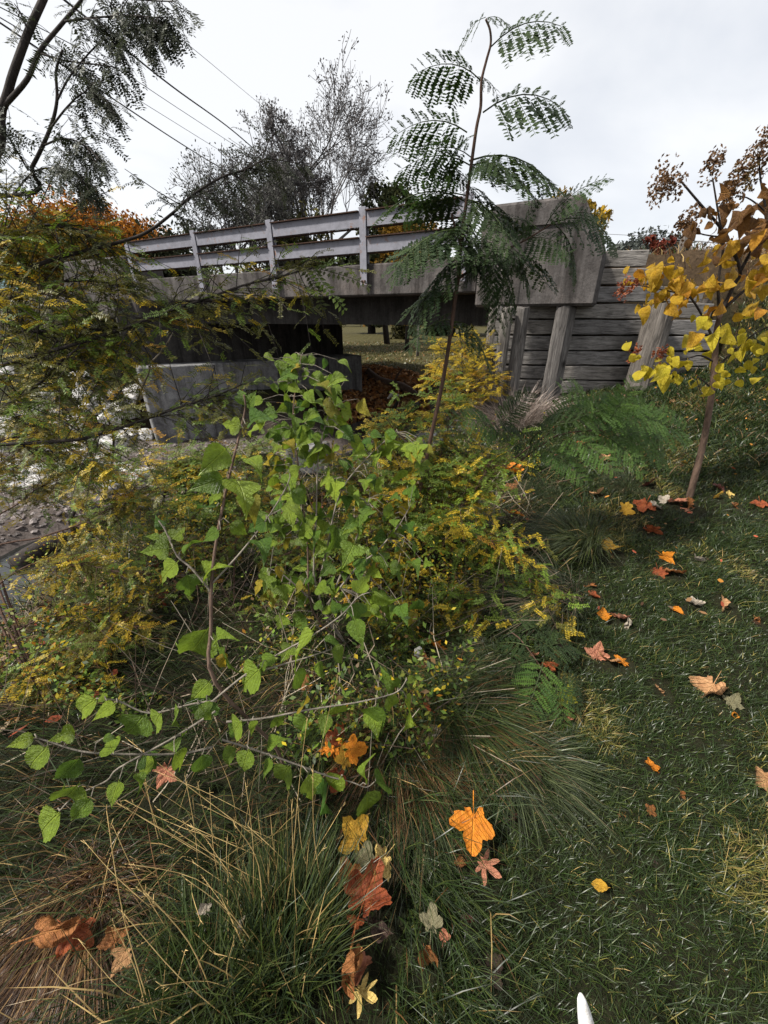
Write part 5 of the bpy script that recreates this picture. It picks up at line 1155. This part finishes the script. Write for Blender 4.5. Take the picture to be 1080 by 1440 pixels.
def add_litter(N, xr, yr, cond, s0, s1, pal, name, lift=.015):
    xs = rng.uniform(*xr, N); ys = rng.uniform(*yr, N); hz = H(xs, ys); D, sg = creek(xs, ys); ok = cond(xs, ys, D, sg, hz); xs, ys, hz = xs[ok], ys[ok], hz[ok]; N = len(xs)
    s = rng.uniform(s0, s1, N); b = np.stack([xs, ys, hz + lift * rng.uniform(.3, 2.5, N)], 1)
    a = rng.normal(0, 1, (N, 3)) * np.array([1, 1, .45]); a = a / np.linalg.norm(a, axis=1)[:, None] * s[:, None]
    c = rng.normal(0, 1, (N, 3)) * np.array([1, 1, .45]); c -= a * ((c * a).sum(1) / (s ** 2))[:, None]; c = c / np.linalg.norm(c, axis=1)[:, None] * (s * .55)[:, None]
    VV = np.stack([b - a, b - .2 * a + c, b + a * .5 + .7 * c, b + a, b + .4 * a - c, b - .5 * a - .7 * c], 1).reshape(-1, 3)
    TT = (np.array([(0, 1, 5), (1, 2, 5), (2, 4, 5), (2, 3, 4)])[None] + (np.arange(N) * 6)[:, None, None]).reshape(-1, 3)
    pal = np.array(pal); cc_ = pal[rng.integers(0, len(pal), N)] * rng.uniform(.6, 1.2, (N, 1)); put(name, tri_mesh(name, VV, TT, M_litter, np.repeat(cc_, 6, 0), False), kind='stuff')
PALL = [(.20, .11, .05), (.30, .18, .09), (.09, .05, .03), (.40, .30, .20), (.34, .15, .03), (.12, .09, .06), (.26, .06, .03), (.05, .035, .025)]
add_litter(16000, (-5.5, 2.5), (1.0, 9), lambda x, y, D, s, h: (s > 0) & (h > -1.15) & (h < .1) & (D < 3.7), .018, .05, PALL, 'leaf_litter')
add_litter(5000, (-1.2, 1.4), (9.8, 14), lambda x, y, D, s, h: (h > -1.2) & (h < .3), .05, .13, [(.40, .17, .06), (.30, .14, .06), (.45, .22, .08), (.16, .09, .05), (.5, .3, .15)], 'leaf_litter')
add_litter(500, (.3, 4.6), (1.5, 5.6), lambda x, y, D, s, h: (h > -.1), .010, .022, [PALL[0], PALL[2], PALL[4], PALL[5], PALL[6]], 'leaf_litter', .04)
# logs under the bridge
def log(name, label, a, b, r0, r1, mat):
    t = thing(name, label, 'log', tuple(a)); mb = MB(); pts = [a, a.lerp(b, .3) + rv(.05), a.lerp(b, .7) + rv(.05), b]; mb.tube(smoothpath(pts, 3), taper(10, r0, r1), 9); mb.build('log_trunk', mat, t, True)
    mb = MB(); q = a.lerp(b, .55); mb.tube([q, q + Vector((.1, -.1, .3)), q + Vector((.25, -.1, .5))], [r1 * .5, r1 * .35, r1 * .2], 6); mb.build('branch_stub', mat, t, True)
log('driftwood_log', 'dark driftwood log lying in the creek beneath the bridge opening', G(500, 610)[0] + Vector((0, 0, .1)), G(585, 575)[0] + Vector((0, 0, .15)), .17, .12, M_barkD)
log('driftwood_log', 'brown log on the leafy earth bank beyond the pier end', G(515, 528)[0] + Vector((0, 0, .1)), G(585, 560)[0] + Vector((0, 0, .1)), .16, .10, M_barkB)
log('driftwood_log', 'black rotten log along the near water edge at the left', G(30, 805)[0] + Vector((0, 0, .1)), G(165, 735)[0] + Vector((0, 0, .12)), .13, .09, M_barkD)
m, n, o = newmat('bleached_wood'); pbsdf(n, o, ramp(n, noise(n, vec(n, (1, 1, 1)), 9, 5), [(.3, (.38, .36, .32)), (.6, (.62, .6, .55))]), .8); M_ble = m
for (x, y, x2, y2, lb) in ((545, 568, 556, 556, 'left pale split wood chip on the dark bank under the bridge'), (551, 570, 562, 560, 'right pale split wood chip on the dark bank under the bridge')):
    a = G(x, y)[0] + Vector((0, 0, .15)); b = G(x2, y2)[0]; b = a + (P(x2, y2, 9) - P(x, y, 9)) * 1.1; mb = MB(); mb.tube([a, a.lerp(b, .5), b], [.02, .06, .015], 5); me = mesh_from('wood_chip', mb.v, mb.f, M_ble, True); tag(put('wood_chip', me), lb, 'wood chip')
a = G(588, 935)[0]; mb = MB(); c = a + Vector((0, 0, .06)); mb.v = [c + Vector(q) * .05 for q in ((-.5, -.3, -.4), (.4, -.3, -.5), (.6, .2, .4), (.1, .4, .9), (-.4, .3, .6), (0, 0, .2))]; mb.f = [(0, 1, 5), (1, 2, 5), (2, 3, 5), (3, 4, 5), (4, 0, 5)]
tag(put('paper_scrap', mesh_from('paper_scrap', mb.v, mb.f, M_ble)), 'crumpled bluish white paper scrap at the foot of the bush', 'litter')

# ------------------------------------------------------------------ grass
def blades(name, base, hgt, wid, lean, droop, cols, parent=None, kind='stuff', seg=(0, .35, .7, 1.0)):
    """base (N,3); lean (N,2) horizontal reach; droop 0..1"""
    N = len(base); fa = rng.uniform(0, 6.28, N); side = np.stack([np.cos(fa), np.sin(fa), np.zeros(N)], 1)
    ln = np.concatenate([lean, np.zeros((N, 1))], 1); V = []
    for t in seg:
        p = base + np.array([0, 0, 1.0]) * (hgt * (t - droop * t ** 2.2))[:, None] + ln * (t ** 1.7)
        if t < 1:
            w_ = (wid * (1 - .55 * t) * .5)[:, None] * side; V += [p - w_, p + w_]
        else: V.append(p)
    n_ = len(V); V = np.stack(V, 1).reshape(-1, 3); tr = []
    for k in range(len(seg) - 2): q = 2 * k; tr += [(q, q + 1, q + 3), (q, q + 3, q + 2)]
    q = 2 * (len(seg) - 2); tr.append((q, q + 1, q + 2))
    T = (np.array(tr)[None] + (np.arange(N) * n_)[:, None, None]).reshape(-1, 3)
    if parent is not None: V = V - np.array(parent.location)
    C = np.repeat(cols, n_, 0)
    return put(name, tri_mesh(name, V, T, M_grass, C, True), parent, kind=kind)
def scatter(N, xr, yr, dens=None):
    x = rng.uniform(*xr, N); y = rng.uniform(*yr, N)
    if dens is not None:
        k = rng.random(N) < dens(x, y); x, y = x[k], y[k]
    return x, y
def inview(x, y, m=60):
    z = H(x, y); d = y * CT - (z - EYE) * ST; u = x / np.maximum(d, 1e-3) * FPX + 540; v = 720 - (y * ST + (z - EYE) * CT) / np.maximum(d, 1e-3) * FPX
    return (d > .1) & (u > -m) & (u < 1080 + m) & (v > -m) & (v < 1440 + 150), u, v, z
def leafmask(x, y):
    mk = np.ones_like(x)
    for lx, ly, r_ in leaf_xy:
        mk = np.where((x - lx) ** 2 + (np.where(y < ly, .6, 1) * (y - ly)) ** 2 < (r_ * 1.15) ** 2, .22, mk)
    return mk
def mix3(n, pal, w_): 
    pal = np.array(pal); i = rng.choice(len(pal), n, p=np.array(w_) / sum(w_)); return pal[i] * rng.uniform(.6, 1.35, (n, 1))
G_D = (.024, .044, .010); G_B = (.030, .046, .017); G_Y = (.17, .155, .035); STR = (.36, .25, .10); BRN = (.12, .06, .024); G_M = (.055, .075, .018); PUR = (.09, .06, .05)
def edge_x(y):      # where the mown lawn starts
    return np.interp(y, [0, .4, .8, 1.2, 2.0, 3.0, 4.5, 6], [.10, .16, .28, .52, .95, 1.45, 1.9, 2.4])
# mown lawn
x, y = scatter(1350000, (-.1, 6), (.05, 5.6), lambda x, y: np.clip(1.0 / (.55 + .5 * np.hypot(x, y)) ** 1.5, .06, 1) * (x > edge_x(y) - .12))
ok, u, v, z = inview(x, y); x, y, z = x[ok], y[ok], z[ok]
pt = fnoise(x, y, 3.0, 9) + .5 * fnoise(x, y, 8.0, 4); yel = sm(.15, .9, pt) * .95 + .06  # dry yellow patches, strengthened so their colour also paints in lit lawn
N = len(x); ci = rng.random(N); cols = np.where((ci < yel * .55)[:, None], mix3(N, [G_Y, STR, (.20, .17, .05)], [3, 1, 2]), mix3(N, [G_D, G_B, G_M, (.02, .03, .012)], [4, 3, 2, 2]))
patch = np.exp(-(((x - 2.35) / .35) ** 2 + ((y - 2.55) / .16) ** 2)); keep = rng.random(N) > .75 * patch
dist = np.hypot(x, y); hg = rng.uniform(.016, .050, N) * (1 + .22 * np.clip(fnoise(x, y, 11, 31), -1, 1.2)) * leafmask(x, y) * (1 + .3 * np.clip(fnoise(x, y, 6, 2), -1, 1)) * (1 + .15 * dist)
wd = rng.uniform(.0013, .0028, N) * (1 + .42 * np.maximum(0, dist - 1))
la = rng.uniform(0, 6.28, N); lm = rng.uniform(.2, 1.3, N) * hg; lean = np.stack([np.cos(la), np.sin(la)], 1) * lm[:, None] + np.array([.25, -.1]) * hg[:, None]
i = keep; blades('lawn_grass', np.stack([x, y, z - .004], 1)[i], hg[i], wd[i], lean[i], rng.uniform(.1, .5, i.sum()), cols[i])
print('lawn', i.sum())
# long unmown grass along the bank edge, swept over to the right and down
x, y = scatter(150000, (-1.9, 2.6), (.05, 4.6), lambda x, y: np.clip(1.0 / (.5 + .6 * np.hypot(x, y)) ** 1.4, .06, 1) * (x < edge_x(y) + .12) * (x > -1.5 - .15 * y))
D, sg = creek(x, y); ok, u, v, z = inview(x, y); ok &= (D > 2.35) & (rng.random(len(x)) < np.where(u < 420, .55, 1.0)); x, y, z, u, v = x[ok], y[ok], z[ok], u[ok], v[ok]; N = len(x)
dry = np.clip(.04 + .13 * sm(430, 250, u) * sm(1050, 1150, v) * sm(1440, 1340, v) + .10 * sm(250, 40, u) + .25 * (fnoise(x, y, 4, 12) > .5), 0, .9)
cols = np.where((rng.random(N) < dry)[:, None], mix3(N, [STR, BRN, (.22, .15, .06)], [2, 4, 3]), mix3(N, [G_B, G_D, G_M, (.018, .026, .013)], [4, 3, 2, 2]))
hg = rng.uniform(.10, .26, N) * leafmask(x, y); lm = hg * rng.uniform(.3, 1.3, N)
th_ = rng.normal(0, .7, N) + np.interp(x, [-1, -.2, .2, .6], [-2.4, -1.9, -.9, -.5]); lean = np.stack([np.cos(th_), np.sin(th_)], 1) * lm[:, None]
blades('long_grass', np.stack([x, y, z - .01], 1), hg, rng.uniform(.0018, .0036, N) * (1 + .2 * np.hypot(x, y)), lean, rng.uniform(.25, .75, N), cols)
print('long', N)
# dark slope below the yellow tree and behind it
x, y = scatter(90000, (.8, 7.5), (2.4, 8.0)); ok, u, v, z = inview(x, y); D, sg = creek(x, y); ok &= (sg > 0) & (D > 2.2) & (y < np.where(x < 4.25, wall_y(x) - .15, 8)) & (x > np.interp(y, [2, 3, 5.5], [1.6, 1.2, .6])) & ((y > 3.0) | (x < 1.7)); x, y, z, u, v = x[ok], y[ok], z[ok], u[ok], v[ok]; N = len(x)
top = sm(1.5, 1.95, z)
cols = np.where((rng.random(N) < .08 + .75 * top)[:, None], mix3(N, [STR, BRN, (.16, .10, .05)], [1, 3, 3]), mix3(N, [G_D, (.018, .03, .012), G_M], [4, 4, 2]))
hg = rng.uniform(.06, .20, N) * (1 - .3 * top); la = rng.uniform(0, 6.28, N); lean = np.stack([np.cos(la), np.sin(la)], 1) * (hg * rng.uniform(.3, 1.2, N))[:, None]
blades('slope_grass', np.stack([x, y, z - .01], 1), hg, rng.uniform(.005, .011, N), lean, rng.uniform(.2, .7, N), cols)
# dry grass on the road embankment crest and the left fill
x, y = scatter(40000, (-14, 16), (5.0, 13)); ok, u, v, z = inview(x, y); ok &= (z > 1.75); x, y, z = x[ok], y[ok], z[ok]; N = len(x)
cols = mix3(N, [STR, BRN, (.16, .10, .05), G_M], [1, 3, 3, 1]); hg = rng.uniform(.08, .26, N); la = rng.uniform(0, 6.28, N); lean = np.stack([np.cos(la), np.sin(la)], 1) * (hg * .6)[:, None]
blades('verge_grass', np.stack([x, y, z - .01], 1), hg, rng.uniform(.008, .016, N), lean, rng.uniform(.2, .6, N), cols)
x, y = scatter(26000, (-6, 9), (13.5, 30), lambda x, y: np.clip(20 / y ** 1.2, 0, 1)); ok, u, v, z = inview(x, y); ok &= (z > -.7) & (u > 470) & (u < 720) & (v > 430); x, y, z = x[ok], y[ok], z[ok]; N = len(x)
cols = mix3(N, [(.10, .09, .03), (.07, .075, .02), (.20, .15, .07), (.28, .12, .04)], [4, 4, 2, .6]); hg = rng.uniform(.05, .16, N); la = rng.uniform(0, 6.28, N); lean = np.stack([np.cos(la), np.sin(la)], 1) * (hg * .8)[:, None]
blades('far_lawn_grass', np.stack([x, y, z - .01], 1), hg, rng.uniform(.02, .05, N), lean, rng.uniform(.2, .6, N), cols)
# sparse bank weeds
x, y = scatter(26000, (-4.5, 2.2), (1.2, 7)); ok, u, v, z = inview(x, y); D, sg = creek(x, y); ok &= (sg > 0) & (D > 1.5) & (D < 3.6); x, y, z = x[ok], y[ok], z[ok]; N = len(x)
cols = mix3(N, [G_D, BRN, (.20, .14, .07), G_M, (.3, .24, .16)], [5, 3, 1.5, 4, .6]); hg = rng.uniform(.06, .30, N); la = rng.uniform(0, 6.28, N); lean = np.stack([np.cos(la), np.sin(la)], 1) * (hg * rng.uniform(.3, 1.4, N))[:, None]
blades('bank_grass', np.stack([x, y, z - .01], 1), hg, rng.uniform(.003, .007, N), lean, rng.uniform(.2, .8, N), cols)
# undergrowth on the bank: small weed leaves, dead twigs
x, y = scatter(150000, (-3.2, 1.7), (.75, 4.2)); ok, u, v, z = inview(x, y); D, sg = creek(x, y)
cl = fnoise(x, y, 2.6, 21) + .6 * fnoise(x, y, 6.0, 22)
ok &= (sg > 0) & (D > 1.7) & (x < edge_x(y) - .12) & (cl > .05) & (v < 1090 - .25 * np.maximum(0, 420 - u)); x, y, z, u, v, cl = x[ok], y[ok], z[ok], u[ok], v[ok], cl[ok]; N = len(x)
hh = np.minimum(rng.exponential(.16, N), .55) * sm(0, .6, cl); s_ = rng.uniform(.006, .017, N); b = np.stack([x, y, z + hh], 1)
a = rng.normal(0, 1, (N, 3)) * np.array([1, 1, .5]); a = a / np.linalg.norm(a, axis=1)[:, None] * s_[:, None]; c = rng.normal(0, 1, (N, 3)) * np.array([1, 1, .5]); c -= a * ((c * a).sum(1) / s_ ** 2)[:, None]; c = c / np.linalg.norm(c, axis=1)[:, None] * (s_ * .5)[:, None]
VV = np.stack([b - a, b + c, b + a, b - c], 1).reshape(-1, 3); TT = (np.array([(0, 1, 2), (0, 2, 3)])[None] + (np.arange(N) * 4)[:, None, None]).reshape(-1, 3)
wy = np.exp(-(((u - 560) / 130) ** 2 + ((v - 760) / 150) ** 2)); wy2 = np.exp(-(((u - 100) / 130) ** 2 + ((v - 850) / 100) ** 2)); wo = np.maximum(np.maximum(wy, wy2), .7 * np.exp(-(((u - 380) / 120) ** 2 + ((v - 720) / 90) ** 2)))
rr = rng.random(N); cols = np.where((rr < .12 + .5 * wo)[:, None], mix3(N, [(.42, .30, .02), (.48, .38, .03), (.40, .18, .02), (.20, .22, .02)], [3, 2, 1, 4]), mix3(N, [(.04, .07, .014), (.10, .16, .02), (.14, .16, .02), (.12, .07, .025)], [4, 4, 2, 1]))
put('undergrowth', tri_mesh('undergrowth', VV, TT, M_attr, np.repeat(cols, 4, 0), False), kind='stuff')
tw = MB(); rg = random.Random(61); k = 0
while k < 2600:
    x, y = rg.uniform(-3.0, 1.3), rg.uniform(.7, 4.0)
    if x > float(edge_x(y)) - .1: continue
    dd, s1_ = creek(np.array([x]), np.array([y]))
    if dd[0] < 1.5: continue
    z = h1(x, y); L = rg.uniform(.10, .5); d = Vector((rg.gauss(0, 1), rg.gauss(0, 1), abs(rg.gauss(0, .8)) + .1)).normalized(); a = Vector((x, y, z)); r_ = rg.uniform(.0010, .0026) * (1 + .25 * y)
    cl_ = rg.choice([(.06, .04, .03), (.10, .07, .05), (.24, .19, .14), (.34, .29, .22), (.04, .03, .025)])
    tw.tube([a, a + d * L * .5 + rv(.03 * L), a + d * L + rv(.06 * L)], [r_, r_ * .8, r_ * .4], 3, col=cl_, cap=False); k += 1
tw.build('dead_twigs', M_litter, None, kind='stuff')
# tussocks: countable clumps
def tussock(name, label, c, n_, h0, h1_, rad, reach, pal, wts, wid, dirw=(0, 0), droop=(.3, .8), mess=.04):
    t = thing(name, label, 'grass tuft', tuple(c)); N = n_
    r_ = rad * np.sqrt(rng.random(N)); a = rng.uniform(0, 6.28, N); x = c[0] + r_ * np.cos(a); y = c[1] + r_ * np.sin(a)
    z = H(x, y); hg = rng.uniform(h0, h1_, N) * leafmask(x, y); ln = np.stack([np.cos(a), np.sin(a)], 1) * (reach * rng.uniform(.3, 1.1, N))[:, None] + np.array(dirw) * rng.uniform(.5, 1.2, (N, 1)) + rng.normal(0, mess, (N, 2))
    blades('blades', np.stack([x, y, z - .01], 1), hg, rng.uniform(*wid, N), ln, rng.uniform(*droop, N), mix3(N, pal, wts), t, 'stuff', (0, .25, .5, .75, 1.0))
    return t
tussock('grass_tuft', 'big dark green grass tuft with long arching blades beside the lawn', G(815, 780)[0], 1900, .25, .55, .10, .24, [G_M, (.06, .075, .045), (.09, .105, .05), STR], [3, 4, 3, .4], (.003, .006), (-.2, .0))
tussock('grass_tuft', 'blackish green grass tuft combed left below the big arching one', G(775, 850)[0], 1700, .2, .42, .16, .2, [(.055, .07, .04), (.03, .04, .02), (.22, .16, .12)], [4, 3, 1.6], (.003, .005), (-.28, -.05))
tussock('grass_tuft', 'dark grass tuft swept over toward the lawn right of the mulberry', G(640, 1000)[0], 1500, .14, .30, .15, .2, [G_B, G_M, BRN], [4, 3, 1], (.0022, .004), (.10, -.10))
tussock('grass_tuft', 'pale bleached grass tuft sprawling at the foot of the timber wall', G(715, 598)[0], 1300, .25, .55, .45, .5, [(.30, .25, .22), (.20, .155, .13), (.38, .33, .30)], [3, 3, 1], (.005, .011), (-.1, -.1), (.1, .6))
tussock('grass_tuft', 'brown dead grass tuft drooping like fur at the bottom left corner', (-.86, .50, h1(-.86, .50)), 2600, .10, .20, .08, .10, [(.085, .042, .02), (.045, .024, .014), (.22, .13, .05)], [4, 4, 2], (.0014, .005), (.02, -.20), (.4, 1.2), .10)
tussock('grass_tuft', 'upright blue green grass tuft with long narrow blades, bottom centre', G(405, 1330)[0], 1050, .12, .28, .13, .08, [G_M, (.028, .045, .022), (.055, .07, .024), STR], [3, 4, 3, 1], (.002, .004), (.03, .06), (.0, .35))
tussock('grass_tuft', 'green grass tuft standing left of the bottom centre one', G(300, 1405)[0], 650, .10, .22, .14, .10, [G_M, G_D, (.055, .07, .024)], [4, 4, 1], (.002, .004), (-.02, .03), (.0, .4))
tussock('grass_tuft', 'tan and brown matted grass tuft under the golden leaf pile stems', G(560, 1040)[0], 1300, .10, .22, .16, .2, [BRN, (.2, .12, .06), G_D], [4, 2, 2], (.002, .004), (.02, -.12), (.4, 1.0))
TU = [(.045, .058, .03), (.03, .04, .018), (.075, .09, .04), (.20, .15, .09)]
for (px, py, lb, dw) in ((700, 745, 'grey green grass tuft draped left below the bush stems', (-.2, -.02)), (880, 690, 'short spiky green tuft left of the yellow tree trunk', (-.05, -.02)), (690, 950, 'dark drooping grass tuft just left of the flat mimosa seedling', (-.12, -.10)), (735, 1075, 'low dark tuft in the lawn below the mimosa seedling', (.05, -.08)), (590, 1120, 'lank grass tuft between the glowing leaf cluster and the folded amber leaf', (-.04, -.05)), (765, 700, 'olive grass tuft under the leaning mimosa stems', (-.15, 0))):
    tussock('grass_tuft', lb, G(px, py)[0], 1100, .10, .28 if py < 1000 else .18, .13, .14, TU, [4, 3, 3, .7], (.002, .0045), dw, (.3, .9))
# individual dry straw stalks
def straw(a, b, r0, lab=None):
    mb = MB(); mid = a.lerp(b, .55) + rv(.012); sp_ = smoothpath([a, mid, b], 4); mb.tube(sp_, taper(len(sp_), r0, r0 * .5), 4)
    for k in range(4):
        q = b.lerp(a, .03 * k); d = rv(.004); mb.tube([q, q + d + (b - a).normalized() * .012], [r0 * .9, r0 * .3], 3)
    return mb
m, n, o = newmat('dry_straw'); pbsdf(n, o, ramp(n, noise(n, vec(n), 25, 3), [(.3, (.34, .22, .08)), (.7, (.62, .45, .20))]), .6); M_straw = m
SL = [(405, 1210, 180, 1040), (385, 1200, 175, 1125), (365, 1250, 165, 1130), (330, 1230, 150, 1120), (460, 1280, 240, 1165), (395, 1170, 220, 1085), (300, 1400, 205, 1255), (330, 1440, 170, 1280), (215, 1430, 150, 1140), (250, 1330, 158, 1160), (440, 1150, 475, 950), (410, 1230, 432, 1010), (355, 1280, 345, 1100), (280, 1240, 260, 1090), (310, 1250, 295, 1110), (240, 1300, 120, 1185), (350, 1250, 230, 1200), (365, 1300, 180, 1215), (210, 1440, 160, 1300), (270, 1440, 110, 1320), (470, 1400, 300, 1340), (370, 1320, 330, 1160), (420, 1330, 410, 1130), (455, 1260, 440, 1080), (335, 1180, 300, 1050), (290, 1160, 200, 1100), (400, 1290, 290, 1180), (380, 1360, 260, 1235), (230, 1210, 205, 1100), (340, 1210, 360, 1080)]
rg = random.Random(15); ts = thing('straw_stalks', 'dry golden straw stalks fanning out of the grass, lower left', 'dry grass', tuple(G(370, 1270)[0]))
for (x0, y0, x1, y1) in SL + [(rg.uniform(200, 470), rg.uniform(1180, 1420), None, None) for _ in range(35)]:
    a, d = G(x0, y0)
    if x1 is None: b = a + Vector((rg.gauss(-.06, .10), rg.gauss(.02, .08), rg.uniform(.08, .28)))
    else: b = PY(x1, y1, a.y + rg.uniform(.02, .10))
    straw(a, b, rg.uniform(.0008, .0014)).build('stalk', M_straw, ts, True)
